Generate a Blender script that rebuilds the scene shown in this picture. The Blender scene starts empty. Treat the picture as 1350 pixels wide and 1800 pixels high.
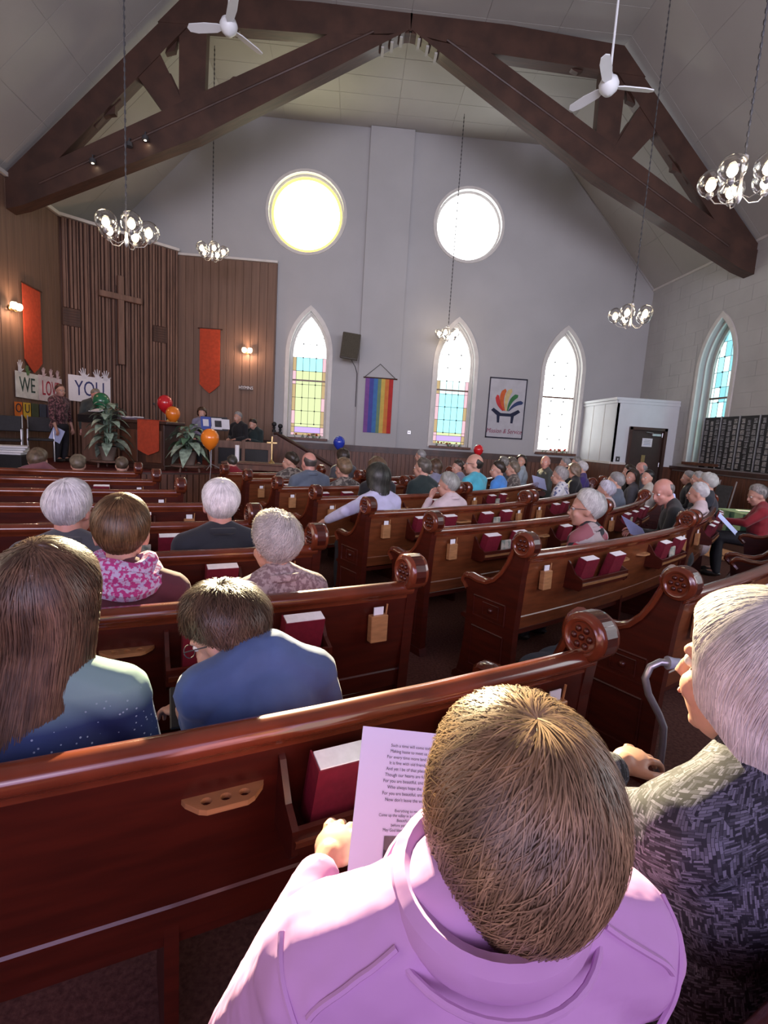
import bpy, bmesh, math, random
import numpy as np
from mathutils import Vector, Matrix, noise
from mathutils.geometry import tessellate_polygon
random.seed(7)
PI = math.pi
SC = bpy.context.scene
COL = SC.collection

# ---------------------------------------------------------------- camera
cd = bpy.data.cameras.new('camera'); cam = bpy.data.objects.new('camera', cd); COL.objects.link(cam)
cd.sensor_fit = 'HORIZONTAL'; cd.sensor_width = 36.0; cd.lens = 24.15
cd.clip_start = 0.05; cd.clip_end = 300
cam.matrix_world = Matrix(((0.996371, -0.051032, -0.068121, 0.000000), (-0.059962, 0.147179, -0.987291, 0.000000), (0.060409, 0.987792, 0.143585, 1.560000), (0, 0, 0, 1)))
SC.camera = cam
SC.view_settings.view_transform = 'Standard'
SC.view_settings.look = 'None'
SC.view_settings.gamma = 1.0
SC.view_settings.use_curve_mapping = False
SC.view_settings.exposure = 0.76
SC.cycles.use_denoising = True
SC.cycles.max_bounces = 7
SC.cycles.diffuse_bounces = 4
SC.cycles.glossy_bounces = 3
SC.cycles.transmission_bounces = 4
SC.cycles.transparent_max_bounces = 16
SC.cycles.sample_clamp_indirect = 4.0
SC.cycles.caustics_reflective = False
SC.cycles.caustics_refractive = False

# ---------------------------------------------------------------- sky, sun, large lights
wd = bpy.data.worlds.new('sky'); SC.world = wd; wd.use_nodes = True
bgn = wd.node_tree.nodes['Background']
bgn.inputs[0].default_value = (0.80, 0.90, 1.0, 1); bgn.inputs[1].default_value = 1.6
sl = bpy.data.lights.new('sun', 'SUN'); sun = bpy.data.objects.new('sun', sl); COL.objects.link(sun)
sl.energy = 28.0; sl.color = (1.0, 0.83, 0.50); sl.angle = 0.012
SUN_FROM = Vector((-1.40, 13.8, 6.92)); SUN_TO = Vector((-0.05, 0.75, 1.15))
sun.rotation_euler = (SUN_FROM - SUN_TO).to_track_quat('Z', 'Y').to_euler()
def area(name, loc, to, sx, sy, e, c):
    l = bpy.data.lights.new(name, 'AREA'); o = bpy.data.objects.new(name, l); COL.objects.link(o)
    l.shape = 'RECTANGLE'; l.size = sx; l.size_y = sy; l.energy = e; l.color = c
    o.location = loc; o.rotation_euler = (Vector(loc) - Vector(to)).to_track_quat('Z', 'Y').to_euler()
    return o
area('rear_fill_light', (0.7, -4.2, 3.2), (0.3, 6.0, 1.8), 9.0, 3.6, 125, (0.74, 0.58, 1.0))  # added unseen fill, purple light from behind the viewer
area('left_fill_light', (-6.1, 2.5, 3.2), (3, 5, 1.5), 7.0, 3.0, 95, (1.0, 0.80, 0.62))  # added unseen warm fill from the left side
area('right_fill_light', (7.4, 3.0, 3.2), (-2, 6, 2.0), 7.0, 3.0, 150, (0.88, 0.94, 1.0))  # added unseen cool fill from the right side
fl_ = area('high_rear_fill', (0.7, -3.0, 3.8), (1.2, 13.8, 5.4), 9.0, 3.0, 120, (0.90, 0.88, 1.0)); fl_.data.spread = 1.3  # added unseen fill that brightens the front wall

# ---------------------------------------------------------------- room sizes (metres)
XL, XR, YM, YB = -6.42, 7.70, 13.80, -5.0     # left wall, right wall, main wall, back wall
ZE, ZC = 5.81, 9.00                            # eave height, flat ceiling height
KL, KR = -3.33, 4.65                           # where the flat ceiling meets the slopes
CX, CY = -5.5, 13.4                            # centre of the pew arcs

# ---------------------------------------------------------------- materials
def M(name, c, rough=0.6, metal=0.0, var=0.12, scale=6.0, stretch=(1, 1, 1), bump=0.0, bscale=None, coat=0.0, spec=0.5, c2=None, coords='Object', sheen=0.0, detail=4.0, lo=0.35, hi=0.65):
    m = bpy.data.materials.new(name); m.use_nodes = True
    nt = m.node_tree; n = nt.nodes; b = n['Principled BSDF']
    b.inputs['Roughness'].default_value = rough; b.inputs['Metallic'].default_value = metal
    b.inputs['Coat Weight'].default_value = coat; b.inputs['Coat Roughness'].default_value = 0.12
    b.inputs['Specular IOR Level'].default_value = spec
    b.inputs['Sheen Weight'].default_value = sheen
    tc = n.new('ShaderNodeTexCoord'); mp = n.new('ShaderNodeMapping'); mp.inputs['Scale'].default_value = stretch
    nt.links.new(tc.outputs[coords], mp.inputs[0])
    nz = n.new('ShaderNodeTexNoise'); nz.inputs['Scale'].default_value = scale; nz.inputs['Detail'].default_value = detail
    nt.links.new(mp.outputs[0], nz.inputs['Vector'])
    cr = n.new('ShaderNodeValToRGB')
    if c2 is None:
        a = [max(0, x * (1 - var)) for x in c]; d = [min(1, x * (1 + var)) for x in c]
    else: a, d = c, c2
    cr.color_ramp.elements[0].position = lo; cr.color_ramp.elements[1].position = hi
    cr.color_ramp.elements[0].color = (*a[:3], 1); cr.color_ramp.elements[1].color = (*d[:3], 1)
    nt.links.new(nz.outputs['Fac'], cr.inputs[0]); nt.links.new(cr.outputs[0], b.inputs['Base Color'])
    if bump:
        bp = n.new('ShaderNodeBump'); bp.inputs['Strength'].default_value = bump; bp.inputs['Distance'].default_value = 0.01 if bump < 0.5 else 0.03
        if bscale:
            nz2 = n.new('ShaderNodeTexNoise'); nz2.inputs['Scale'].default_value = bscale; nz2.inputs['Detail'].default_value = 3
            nt.links.new(mp.outputs[0], nz2.inputs['Vector']); nt.links.new(nz2.outputs['Fac'], bp.inputs['Height'])
        else: nt.links.new(nz.outputs['Fac'], bp.inputs['Height'])
        nt.links.new(bp.outputs[0], b.inputs['Normal'])
    return m
def emis(name, c, s, tint=None, mix=0.0):
    m = bpy.data.materials.new(name); m.use_nodes = True; nt = m.node_tree; n = nt.nodes
    n.remove(n['Principled BSDF']); out = n['Material Output']
    e = n.new('ShaderNodeEmission'); e.inputs[0].default_value = (*c, 1); e.inputs[1].default_value = s
    if tint:
        t = n.new('ShaderNodeBsdfTransparent'); t.inputs[0].default_value = (*tint, 1)
        mx = n.new('ShaderNodeMixShader'); mx.inputs[0].default_value = mix
        nt.links.new(e.outputs[0], mx.inputs[1]); nt.links.new(t.outputs[0], mx.inputs[2]); nt.links.new(mx.outputs[0], out.inputs[0])
    else: nt.links.new(e.outputs[0], out.inputs[0])
    return m
def glassy(name, c=(1, 1, 1), edge=0.5):
    m = bpy.data.materials.new(name); m.use_nodes = True; nt = m.node_tree; n = nt.nodes
    n.remove(n['Principled BSDF']); out = n['Material Output']
    t = n.new('ShaderNodeBsdfTransparent'); t.inputs[0].default_value = (*c, 1)
    g = n.new('ShaderNodeBsdfGlossy'); g.inputs['Roughness'].default_value = 0.08
    lw = n.new('ShaderNodeLayerWeight'); lw.inputs[0].default_value = edge
    mx = n.new('ShaderNodeMixShader'); nt.links.new(lw.outputs['Facing'], mx.inputs[0])
    nt.links.new(t.outputs[0], mx.inputs[1]); nt.links.new(g.outputs[0], mx.inputs[2]); nt.links.new(mx.outputs[0], out.inputs[0])
    return m
MT = {}
MT['plaster'] = M('painted_plaster', (0.44, 0.44, 0.445), 0.75, var=0.05, scale=0.7, bump=0.15, bscale=14)
MT['block'] = M('painted_block', (0.47, 0.47, 0.46), 0.7, var=0.06, scale=1.5, bump=0.25, bscale=25)
MT['ceiling'] = M('ceiling_board', (0.42, 0.41, 0.385), 0.8, var=0.05, scale=0.8, bump=0.1, bscale=10)
MT['white'] = M('white_paint', (0.70, 0.73, 0.76), 0.45, var=0.03, scale=3)
MT['trimwhite'] = M('cream_trim_paint', (0.68, 0.66, 0.62), 0.5, var=0.06, scale=5)
MT['carpet'] = M('brown_red_carpet', (0.125, 0.056, 0.044), 0.95, var=0.25, scale=60, bump=0.3, spec=0.1)
MT['redcarpet'] = M('platform_carpet', (0.13, 0.035, 0.03), 0.95, var=0.2, scale=50, bump=0.3, spec=0.1)
MT['truss'] = M('dark_truss_timber', (0.055, 0.024, 0.015), 0.6, var=0.25, scale=3, stretch=(1, 6, 1), coat=0.1)
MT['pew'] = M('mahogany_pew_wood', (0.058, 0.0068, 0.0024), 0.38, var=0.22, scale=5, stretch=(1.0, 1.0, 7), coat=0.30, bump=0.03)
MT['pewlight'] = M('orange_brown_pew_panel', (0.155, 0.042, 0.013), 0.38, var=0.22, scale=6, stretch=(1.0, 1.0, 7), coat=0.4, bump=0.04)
MT['rail'] = M('polished_rail_wood', (0.15, 0.032, 0.013), 0.20, var=0.25, scale=6, coat=0.9)
MT['tan'] = M('tan_wood', (0.40, 0.19, 0.075), 0.45, var=0.15, scale=14, stretch=(1, 1, 5), coat=0.2)
MT['darkwood'] = M('dark_stained_wood', (0.055, 0.022, 0.014), 0.45, var=0.3, scale=6, stretch=(1, 1, 0.3), coat=0.2)
MT['wains'] = M('wainscot_board_wood', (0.12, 0.044, 0.022), 0.5, var=0.3, scale=5, stretch=(3, 3, 0.5), coat=0.15)
MT['slat'] = M('brown_slat_wood', (0.19, 0.108, 0.078), 0.65, var=0.2, scale=4, stretch=(4, 4, 0.4))
MT['slatback'] = M('brown_panel_wood', (0.085, 0.045, 0.033), 0.75, var=0.25, scale=3, stretch=(6, 6, 0.4))
MT['panelwood'] = M('plain_panel_wood', (0.18, 0.105, 0.072), 0.65, var=0.14, scale=3, stretch=(6, 6, 0.3))
MT['door'] = M('dark_brown_door', (0.045, 0.026, 0.020), 0.45, var=0.15, scale=4)
MT['metal'] = M('brushed_metal', (0.55, 0.55, 0.57), 0.35, 0.75, var=0.08, scale=20)
MT['brass'] = M('brass', (0.62, 0.45, 0.20), 0.3, 1.0, var=0.1, scale=20)
MT['black'] = M('black_matt', (0.012, 0.012, 0.014), 0.6, var=0.2, scale=20)
MT['dark'] = M('dark_grey', (0.05, 0.05, 0.055), 0.6, var=0.2, scale=20)
MT['paper'] = M('white_paper', (0.80, 0.80, 0.84), 0.7, var=0.02, scale=20)
MT['pages'] = M('page_edges', (0.93, 0.92, 0.93), 0.8, var=0.04, scale=60)
MT['hymnal'] = M('dark_red_book_cloth', (0.17, 0.008, 0.022), 0.55, var=0.12, scale=40, bump=0.1)
MT['ink'] = M('dark_ink', (0.03, 0.03, 0.05), 0.8, var=0.1)
MT['lead'] = M('window_lead', (0.12, 0.13, 0.14), 0.5, 0.6, var=0.1)
MT['orangecloth'] = M('orange_red_cloth', (0.47, 0.060, 0.022), 0.9, var=0.12, scale=14, bump=0.15)
MT['green'] = M('dark_green_leaf', (0.10, 0.19, 0.11), 0.45, var=0.4, scale=9)
MT['leafpale'] = M('pale_variegated_leaf', (0.30, 0.40, 0.31), 0.45, var=0.4, scale=16)
MT['eye'] = M('eye_white', (0.75, 0.73, 0.70), 0.2, var=0.02)
MT['iris'] = M('dark_iris', (0.05, 0.035, 0.025), 0.2, var=0.1)
MT['lips'] = M('lips', (0.42, 0.16, 0.14), 0.5, var=0.05)
MT['shoe'] = M('dark_leather', (0.02, 0.016, 0.014), 0.4, var=0.1)
MT['bulb'] = emis('lit_bulb', (1.0, 0.78, 0.52), 26)
MT['globe'] = glassy('clear_glass_globe', (0.98, 0.97, 0.95), 0.35)

# ---------------------------------------------------------------- object helpers
def tag(o, label=None, cat=None, group=None, kind=None):
    if label: o['label'] = label
    if cat: o['category'] = cat
    if group: o['group'] = group
    if kind: o['kind'] = kind
    return o
def thing(name, label, cat, loc=(0, 0, 0), rz=0.0, group=None):
    o = bpy.data.objects.new(name, None); COL.objects.link(o)
    o.location = loc; o.rotation_euler = (0, 0, rz); o.empty_display_size = 0.1
    o['mw'] = 0
    tag(o, label, cat, group)
    return o
def mw(o):
    m = Matrix.LocRotScale(o.location, o.rotation_euler, o.scale)
    return mw(o.parent) @ m if o.parent else m
class MB:
    def __init__(s): s.v = []; s.f = []; s.mi = []
    def add(s, vs, fs, m=0):
        k = len(s.v); s.v.extend([tuple(p) for p in vs]); s.f.extend([tuple(i + k for i in f) for f in fs]); s.mi.extend([m] * len(fs)); return s
    def box(s, c, d, rz=0, m=0, taper=1.0, rot=None):
        hx, hy, hz = d[0] / 2, d[1] / 2, d[2] / 2
        P = [(x * hx * (taper if z > 0 else 1), y * hy * (taper if z > 0 else 1), z * hz) for z in (-1, 1) for y in (-1, 1) for x in (-1, 1)]
        R = rot if rot is not None else Matrix.Rotation(rz, 3, 'Z')
        P = [R @ Vector(p) + Vector(c) for p in P]
        s.add(P, [(0, 2, 3, 1), (4, 5, 7, 6), (0, 1, 5, 4), (1, 3, 7, 5), (3, 2, 6, 7), (2, 0, 4, 6)], m); return s
    def bbox(s, c, d, b=0.004, rz=0, m=0, rot=None):      # box with chamfered edges
        bm = bmesh.new(); bmesh.ops.create_cube(bm, size=1.0)
        for v in bm.verts: v.co = Vector((v.co.x * d[0], v.co.y * d[1], v.co.z * d[2]))
        bmesh.ops.bevel(bm, geom=list(bm.edges), offset=b, segments=1, affect='EDGES')
        R = rot if rot is not None else Matrix.Rotation(rz, 3, 'Z')
        bm.verts.index_update()
        s.add([R @ v.co + Vector(c) for v in bm.verts], [[v.index for v in f.verts] for f in bm.faces], m); bm.free(); return s
    def frames(s, pts):
        pts = [Vector(p) for p in pts]; out = []; up = None
        for i in range(len(pts)):
            t = (pts[min(i + 1, len(pts) - 1)] - pts[max(i - 1, 0)])
            t = t.normalized() if t.length > 1e-9 else Vector((0, 0, 1))
            if up is None:
                a = Vector((0, 0, 1)) if abs(t.z) < 0.9 else Vector((0, 1, 0))
                up = (a - t * a.dot(t)).normalized()
            else:
                up = up - t * up.dot(t); up = up.normalized() if up.length > 1e-6 else Vector((1, 0, 0))
            out.append((pts[i], t.cross(up), up, t))
        return out
    def tube(s, pts, r, n=8, m=0, cap=True, flat=1.0):
        fr = s.frames(pts); rs = r if isinstance(r, (list, tuple)) else [r] * len(fr)
        V = []; F = []
        for (p, a, b, t), q in zip(fr, rs):
            for k in range(n):
                th = 2 * PI * k / n; V.append(p + a * math.cos(th) * q + b * math.sin(th) * q * flat)
        for i in range(len(fr) - 1):
            for k in range(n): F.append((i * n + k, i * n + (k + 1) % n, (i + 1) * n + (k + 1) % n, (i + 1) * n + k))
        if cap: F.append(tuple(range(n - 1, -1, -1))); F.append(tuple((len(fr) - 1) * n + k for k in range(n)))
        s.add(V, F, m); return s
    def lathe(s, prof, c=(0, 0, 0), n=16, m=0, axis=None):
        V = []; F = []; q = Vector(axis).to_track_quat('Z', 'Y') if axis is not None else None
        for r, z in prof:
            for k in range(n):
                p = Vector((r * math.cos(2 * PI * k / n), r * math.sin(2 * PI * k / n), z))
                if q: p = q @ p
                V.append(p + Vector(c))
        for i in range(len(prof) - 1):
            for k in range(n): F.append((i * n + k, i * n + (k + 1) % n, (i + 1) * n + (k + 1) % n, (i + 1) * n + k))
        if prof[0][0] > 1e-6: F.append(tuple(range(n - 1, -1, -1)))
        if prof[-1][0] > 1e-6: F.append(tuple((len(prof) - 1) * n + k for k in range(n)))
        s.add(V, F, m); return s
    def ball(s, c, r, n=12, m=0, sq=(1, 1, 1), rot=None):
        V = []; F = []; h = max(4, n // 2 + 1)
        for i in range(h + 1):
            ph = PI * i / h
            for k in range(n):
                th = 2 * PI * k / n
                p = Vector((math.sin(ph) * math.cos(th) * r * sq[0], math.sin(ph) * math.sin(th) * r * sq[1], math.cos(ph) * r * sq[2]))
                if rot is not None: p = rot @ p
                V.append(p + Vector(c))
        for i in range(h):
            for k in range(n): F.append((i * n + k, (i + 1) * n + k, (i + 1) * n + (k + 1) % n, i * n + (k + 1) % n))
        s.add(V, F, m); return s
    def prism(s, poly, a, b, m=0, fn=None, holes=()):
        """poly: 2-D outline; fn(u, v, w) -> 3-D; extruded from w=a to w=b"""
        fn = fn or (lambda u, v, w: (u, v, w))
        loops = [list(poly)] + [list(h) for h in holes]
        flat = [p for L in loops for p in L]
        tri = tessellate_polygon([[Vector((p[0], p[1], 0)) for p in L] for L in loops])
        n = len(flat); V = [fn(p[0], p[1], a) for p in flat] + [fn(p[0], p[1], b) for p in flat]; F = []
        for t in tri: F.append(tuple(t)); F.append(tuple(i + n for i in reversed(t)))
        k = 0
        for L in loops:
            for i in range(len(L)):
                j = (i + 1) % len(L); F.append((k + i, k + j, n + k + j, n + k + i))
            k += len(L)
        s.add(V, F, m); return s
    def sweep(s, prof, frs, m=0, closed=True, cap=True):
        """prof: list of (u, z); frs: list of (origin2d, outdir2d)"""
        n = len(prof); V = []; F = []
        for (o, d) in frs:
            for (u, z) in prof: V.append((o[0] + d[0] * u, o[1] + d[1] * u, z))
        for i in range(len(frs) - 1):
            for k in range(n if closed else n - 1): F.append((i * n + k, i * n + (k + 1) % n, (i + 1) * n + (k + 1) % n, (i + 1) * n + k))
        if cap: F.append(tuple(range(n))); F.append(tuple((len(frs) - 1) * n + k for k in range(n - 1, -1, -1)))
        s.add(V, F, m); return s
    def build(s, name, mats, parent=None, smooth=False, world=False, angle=40):
        me = bpy.data.meshes.new(name)
        V = s.v
        if world and parent is not None:
            inv = mw(parent).inverted(); V = [inv @ Vector(p) for p in V]
        me.from_pydata([tuple(p) for p in V], [], s.f)
        mats = mats if isinstance(mats, (list, tuple)) else [mats]
        for m in mats: me.materials.append(m)
        if len(mats) > 1: me.polygons.foreach_set('material_index', s.mi)
        bm = bmesh.new(); bm.from_mesh(me); bmesh.ops.recalc_face_normals(bm, faces=bm.faces)
        if smooth:
            for f in bm.faces: f.smooth = True
            ca = math.radians(angle)
            for e in bm.edges:
                if len(e.link_faces) == 2 and e.calc_face_angle(0) > ca: e.smooth = False
        bm.to_mesh(me); bm.free()
        o = bpy.data.objects.new(name, me); COL.objects.link(o)
        if parent is not None: o.parent = parent
        return o
def single(mb, name, mats, label, cat, group=None, smooth=False, loc=None):
    """one-mesh thing; origin put at the middle of its foot"""
    xs = [p[0] for p in mb.v]; ys = [p[1] for p in mb.v]; zs = [p[2] for p in mb.v]
    c = loc or ((min(xs) + max(xs)) / 2, (min(ys) + max(ys)) / 2, min(zs))
    mb.v = [(p[0] - c[0], p[1] - c[1], p[2] - c[2]) for p in mb.v]
    o = mb.build(name, mats, None, smooth); o.location = c
    return tag(o, label, cat, group)
def struct(mb, name, mats, smooth=False):
    return tag(mb.build(name, mats, None, smooth), kind='structure')
def copy_tree(o, parent=None):
    kids = list(o.children); c = o.copy(); COL.objects.link(c)
    if parent is not None: c.parent = parent
    for k in kids: copy_tree(k, c)
    return c
def text_mesh(body, size, name, mat, mtx, parent=None, align='CENTER', depth=0.0, space=1.0):
    cu = bpy.data.curves.new(name, 'FONT'); cu.body = body; cu.size = size; cu.align_x = align; cu.align_y = 'CENTER'
    cu.extrude = depth; cu.space_character = space; cu.resolution_u = 3
    t = bpy.data.objects.new(name, cu); COL.objects.link(t)
    dg = bpy.context.evaluated_depsgraph_get(); me = bpy.data.meshes.new_from_object(t.evaluated_get(dg))
    bpy.data.objects.remove(t); bpy.data.curves.remove(cu)
    me.transform(mtx if parent is None else mw(parent).inverted() @ mtx); me.materials.clear(); me.materials.append(mat)
    o = bpy.data.objects.new(name, me); COL.objects.link(o)
    if parent is not None: o.parent = parent
    return o
def arch(w, z0, zs, zt, n=10):
    """pointed arch outline: half width w, sill z0, springing zs, apex zt"""
    h = zt - zs; R = (w * w + h * h) / (2 * w); pts = [(-w, z0), (w, z0), (w, zs)]
    a1 = math.asin(min(1, h / R))
    for i in range(1, n): a = a1 * i / n; pts.append((w - R + R * math.cos(a), zs + R * math.sin(a)))
    pts.append((0, zt))
    for i in range(n - 1, 0, -1): a = a1 * i / n; pts.append((-(w - R + R * math.cos(a)), zs + R * math.sin(a)))
    pts.append((-w, zs)); return pts
def circle(cx, cz, r, n=40): return [(cx + r * math.cos(2 * PI * i / n), cz + r * math.sin(2 * PI * i / n)) for i in range(n)]
def clip_poly(poly, hull):
    """poly clipped by convex counter-clockwise hull"""
    out = list(poly)
    for i in range(len(hull)):
        a, b = hull[i], hull[(i + 1) % len(hull)]; inp = out; out = []
        side = lambda p: (b[0] - a[0]) * (p[1] - a[1]) - (b[1] - a[1]) * (p[0] - a[0])
        for j in range(len(inp)):
            p, q = inp[j], inp[(j + 1) % len(inp)]; sp, sq_ = side(p), side(q)
            if sp >= 0: out.append(p)
            if (sp >= 0) != (sq_ >= 0):
                t = sp / (sp - sq_); out.append((p[0] + (q[0] - p[0]) * t, p[1] + (q[1] - p[1]) * t))
        if not out: return []
    return out

# ================================================================ THE ROOM
T = 0.35
struct(MB().box(((XL + XR) / 2, (YB + YM) / 2, -0.1), (XR - XL + 2 * T, YM - YB + 2 * T, 0.2)), 'floor', MT['carpet'])
gable = [(XL, 0), (XR, 0), (XR, ZE), (KR, ZC), (KL, ZC), (XL, ZE)]
ARCHW, RW = 0.50, 0.84
W_X = [-1.22, 2.60, 5.50]
W_Z = (1.42, 3.55, 4.62)
def shift(P, dx): return [(p[0] + dx, p[1]) for p in P]
holes = [shift(arch(ARCHW, *W_Z), x) for x in W_X] + [circle(-1.42, 6.93, 0.93), circle(2.66, 6.98, RW)]
mainfn = lambda u, v, w: (u, w, v)
struct(MB().prism(gable, YM, YM + T, fn=mainfn, holes=holes), 'wall_front', MT['plaster'])
struct(MB().prism([(XL, 0), (XR, 0), (XR, ZE), (KR, ZC), (KL, ZC), (XL, ZE)], YB - T, YB, fn=mainfn), 'wall_back', MT['plaster'])
# shallow pilaster with its own face
PILX = [0.070, 1.142]
struct(MB().box(((PILX[0] + PILX[1]) / 2, YM - 0.06, ZC / 2 - 0.01), (PILX[1] - PILX[0], 0.12, ZC - 0.02)), 'trim_1', MT['plaster'])
# right wall with one pointed window, left wall plain
RWY, RWZ = 10.95, (1.42, 3.45, 4.50)
RW_W = 0.52
rfn = lambda u, v, w: (w, u, v)
wr = struct(MB().prism([(YB, 0), (YM, 0), (YM, ZE), (YB, ZE)], XR, XR + T, fn=rfn, holes=[shift(arch(RW_W, *RWZ), RWY)]), 'wall_right', MT['block'])
struct(MB().prism([(YB, 0), (YM, 0), (YM, ZE), (YB, ZE)], XL - T, XL, fn=rfn), 'wall_left', MT['plaster'])
# painted blocks of the right wall, each its own piece, recessed joints between
hull = shift(arch(RW_W + 0.14, RWZ[0] - 0.1, RWZ[1], RWZ[2] + 0.16), RWY)
def inside(p, H): return all((H[(i + 1) % len(H)][0] - H[i][0]) * (p[1] - H[i][1]) - (H[(i + 1) % len(H)][1] - H[i][1]) * (p[0] - H[i][0]) > 0 for i in range(len(H)))
bh, bw = 0.30, 0.80; z = 1.36; row = 0
while z < ZE - 0.05:
    y = 6.6 - (0.4 if row % 2 else 0)
    while y < YM:
        y0, y1, z0, z1 = y + 0.004, min(y + bw - 0.004, YM - 0.005), z + 0.004, min(z + bh - 0.004, ZE - 0.01)
        if y1 - y0 > 0.08:
            k = 6; g = [(y0 + (y1 - y0) * i / k, zz) for i in range(k + 1) for zz in (z0, (z0 + z1) / 2, z1)]
            ins = [inside(p, hull) for p in g]
            segs = []
            if not any(ins): segs = [(y0, y1)]
            elif not all(ins):
                cols = [any(ins[3 * i:3 * i + 3]) for i in range(k + 1)]
                i = 0
                while i <= k:
                    if not cols[i]:
                        j = i
                        while j + 1 <= k and not cols[j + 1]: j += 1
                        if j > i: segs.append((g[3 * i][0], g[3 * j][0]))
                        i = j + 1
                    else: i += 1
            for (a, b) in segs:
                d = 0.006 + random.random() * 0.002
                MB().bbox((XR - d / 2, (a + b) / 2, (z0 + z1) / 2), (d, b - a, z1 - z0), 0.0025).build('block', MT['block'], wr)
        y += bw
    z += bh; row += 1
# ceiling: flat middle and two slopes, with boards on the flat part seen between truss and front wall
ce = MB()
for a, b in (((KL, ZC), (KR, ZC)), ((KR, ZC), (XR, ZE)), ((XL, ZE), (KL, ZC))):
    dx, dz = b[0] - a[0], b[1] - a[1]; L = math.hypot(dx, dz); nx, nz = -dz / L, dx / L
    ce.prism([a, b, (b[0] + nx * 0.15, b[1] + nz * 0.15), (a[0] + nx * 0.15, a[1] + nz * 0.15)], YB, YM + 0.2, fn=lambda u, v, w: (u, w, v))
ceo = struct(ce, 'ceiling', MT['ceiling'])
nxp = 6; pw = (KR - KL) / nxp
for i in range(nxp):
    y = YM - 0.02; j = 0
    while y > 3.0:
        ln = 0.60
        MB().bbox((KL + pw * (i + 0.5), y - ln / 2, ZC - 0.004), (pw - 0.008, ln - 0.006, 0.008), 0.003).build('ceiling_panel', MT['ceiling'], ceo)
        y -= ln
for sgn, (a, b) in ((1, ((KR, ZC), (XR, ZE))), (-1, ((KL, ZC), (XL, ZE)))):
    dx, dz = b[0] - a[0], b[1] - a[1]; L = math.hypot(dx, dz); ang = math.atan2(dz, dx)
    for q in range(4):
        y = YM - 0.02
        while y > 4.0:
            ln = 1.2; f = (q + 0.5) / 4
            n = Vector((dz, 0, -dx)).normalized(); n = n if n.z < 0 else -n
            c = Vector((a[0] + dx * f, y - ln / 2, a[1] + dz * f)) + n * 0.003
            MB().bbox(c, (L / 4 - 0.006, ln - 0.006, 0.006), 0.002, rot=Matrix.Rotation(-ang, 3, 'Y')).build('ceiling_panel', MT['ceiling'], ceo)
            y -= ln
# cove trims where slope meets wall
struct(MB().box((XR - 0.02, (YB + YM) / 2, ZE - 0.02), (0.04, YM - YB, 0.05)), 'trim_2', MT['trimwhite'])
struct(MB().prism([(KR - 0.03, ZC), (KR + 0.05, ZC - 0.06), (XR, ZE - 0.07), (XR, ZE)], YM - 0.03, YM, fn=mainfn), 'trim_3', MT['plaster'])

# ---- wainscot on the front and right walls: cap rail, boards
WZ = 1.30
wf = struct(MB().box(((W_X[0] - 1.2 + 6.2) / 2, YM - 0.09, WZ - 0.04), (6.2 - (W_X[0] - 1.2), 0.18, 0.08)).box(((W_X[0] - 1.2 + 6.2) / 2, YM - 0.08, WZ - 0.12), (6.2 - (W_X[0] - 1.2), 0.16, 0.08)), 'trim_4', MT['darkwood'])
def boards(x0, x1, fn, zt, par, w=0.11, th=0.016, mat=None, name='board', limit=300):
    n = max(1, int(round((x1 - x0) / w))); w = (x1 - x0) / n
    for i in range(n):
        d = th * (0.85 + 0.3 * random.random())
        c, dims = fn(x0 + w * (i + 0.5), w - 0.006, d, zt)
        MB().bbox(c, dims, 0.003).build(name, mat or MT['wains'], par)
wbf = struct(MB().box(((W_X[0] - 1.2 + 6.2) / 2, YM - 0.064, 0.6), (6.2 - W_X[0] + 1.2, 0.128, 1.18)), 'trim_5', MT['darkwood'])
boards(W_X[0] - 1.2, 6.15, lambda x, w, d, zt: ((x, YM - 0.128 - d / 2, zt / 2), (w, d, zt)), 1.18, wbf)
wbr = struct(MB().box((XR - 0.004, (7.0 + YM) / 2, 0.6), (0.008, YM - 7.0, 1.18)), 'trim_6', MT['darkwood'])
boards(7.0, 11.95, lambda y, w, d, zt: ((XR - 0.008 - d / 2, y, zt / 2), (d, w, zt)), 1.18, wbr)
struct(MB().box((XR - 0.035, (5.0 + 12.0) / 2, WZ - 0.04), (0.07, 7.0, 0.08)), 'trim_7', MT['darkwood'])

# ---- pointed windows
def glasspane(name, c, s, tr):
    return emis(name, c, s, c, tr)
G = {
 'white': glasspane('clear_bright_pane', (1.0, 1.0, 0.98), 2.6, 0.45), 'aqua': glasspane('aqua_pane', (0.50, 0.88, 0.92), 0.80, 0.3),
 'teal': glasspane('teal_pane', (0.34, 0.72, 0.80), 0.8, 0.3), 'lime': glasspane('yellow_green_pane', (0.76, 0.82, 0.50), 0.72, 0.3),
 'gold': glasspane('gold_pane', (0.68, 0.52, 0.30), 0.6, 0.25), 'pink': glasspane('pink_pane', (0.90, 0.60, 0.66), 0.68, 0.25),
 'purple': glasspane('lavender_pane', (0.62, 0.46, 0.88), 0.75, 0.25), 'paleaq': glasspane('pale_aqua_pane', (0.72, 0.93, 0.90), 1.0, 0.35),
 'blue': glasspane('blue_pane', (0.30, 0.42, 0.80), 0.7, 0.25)}
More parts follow.
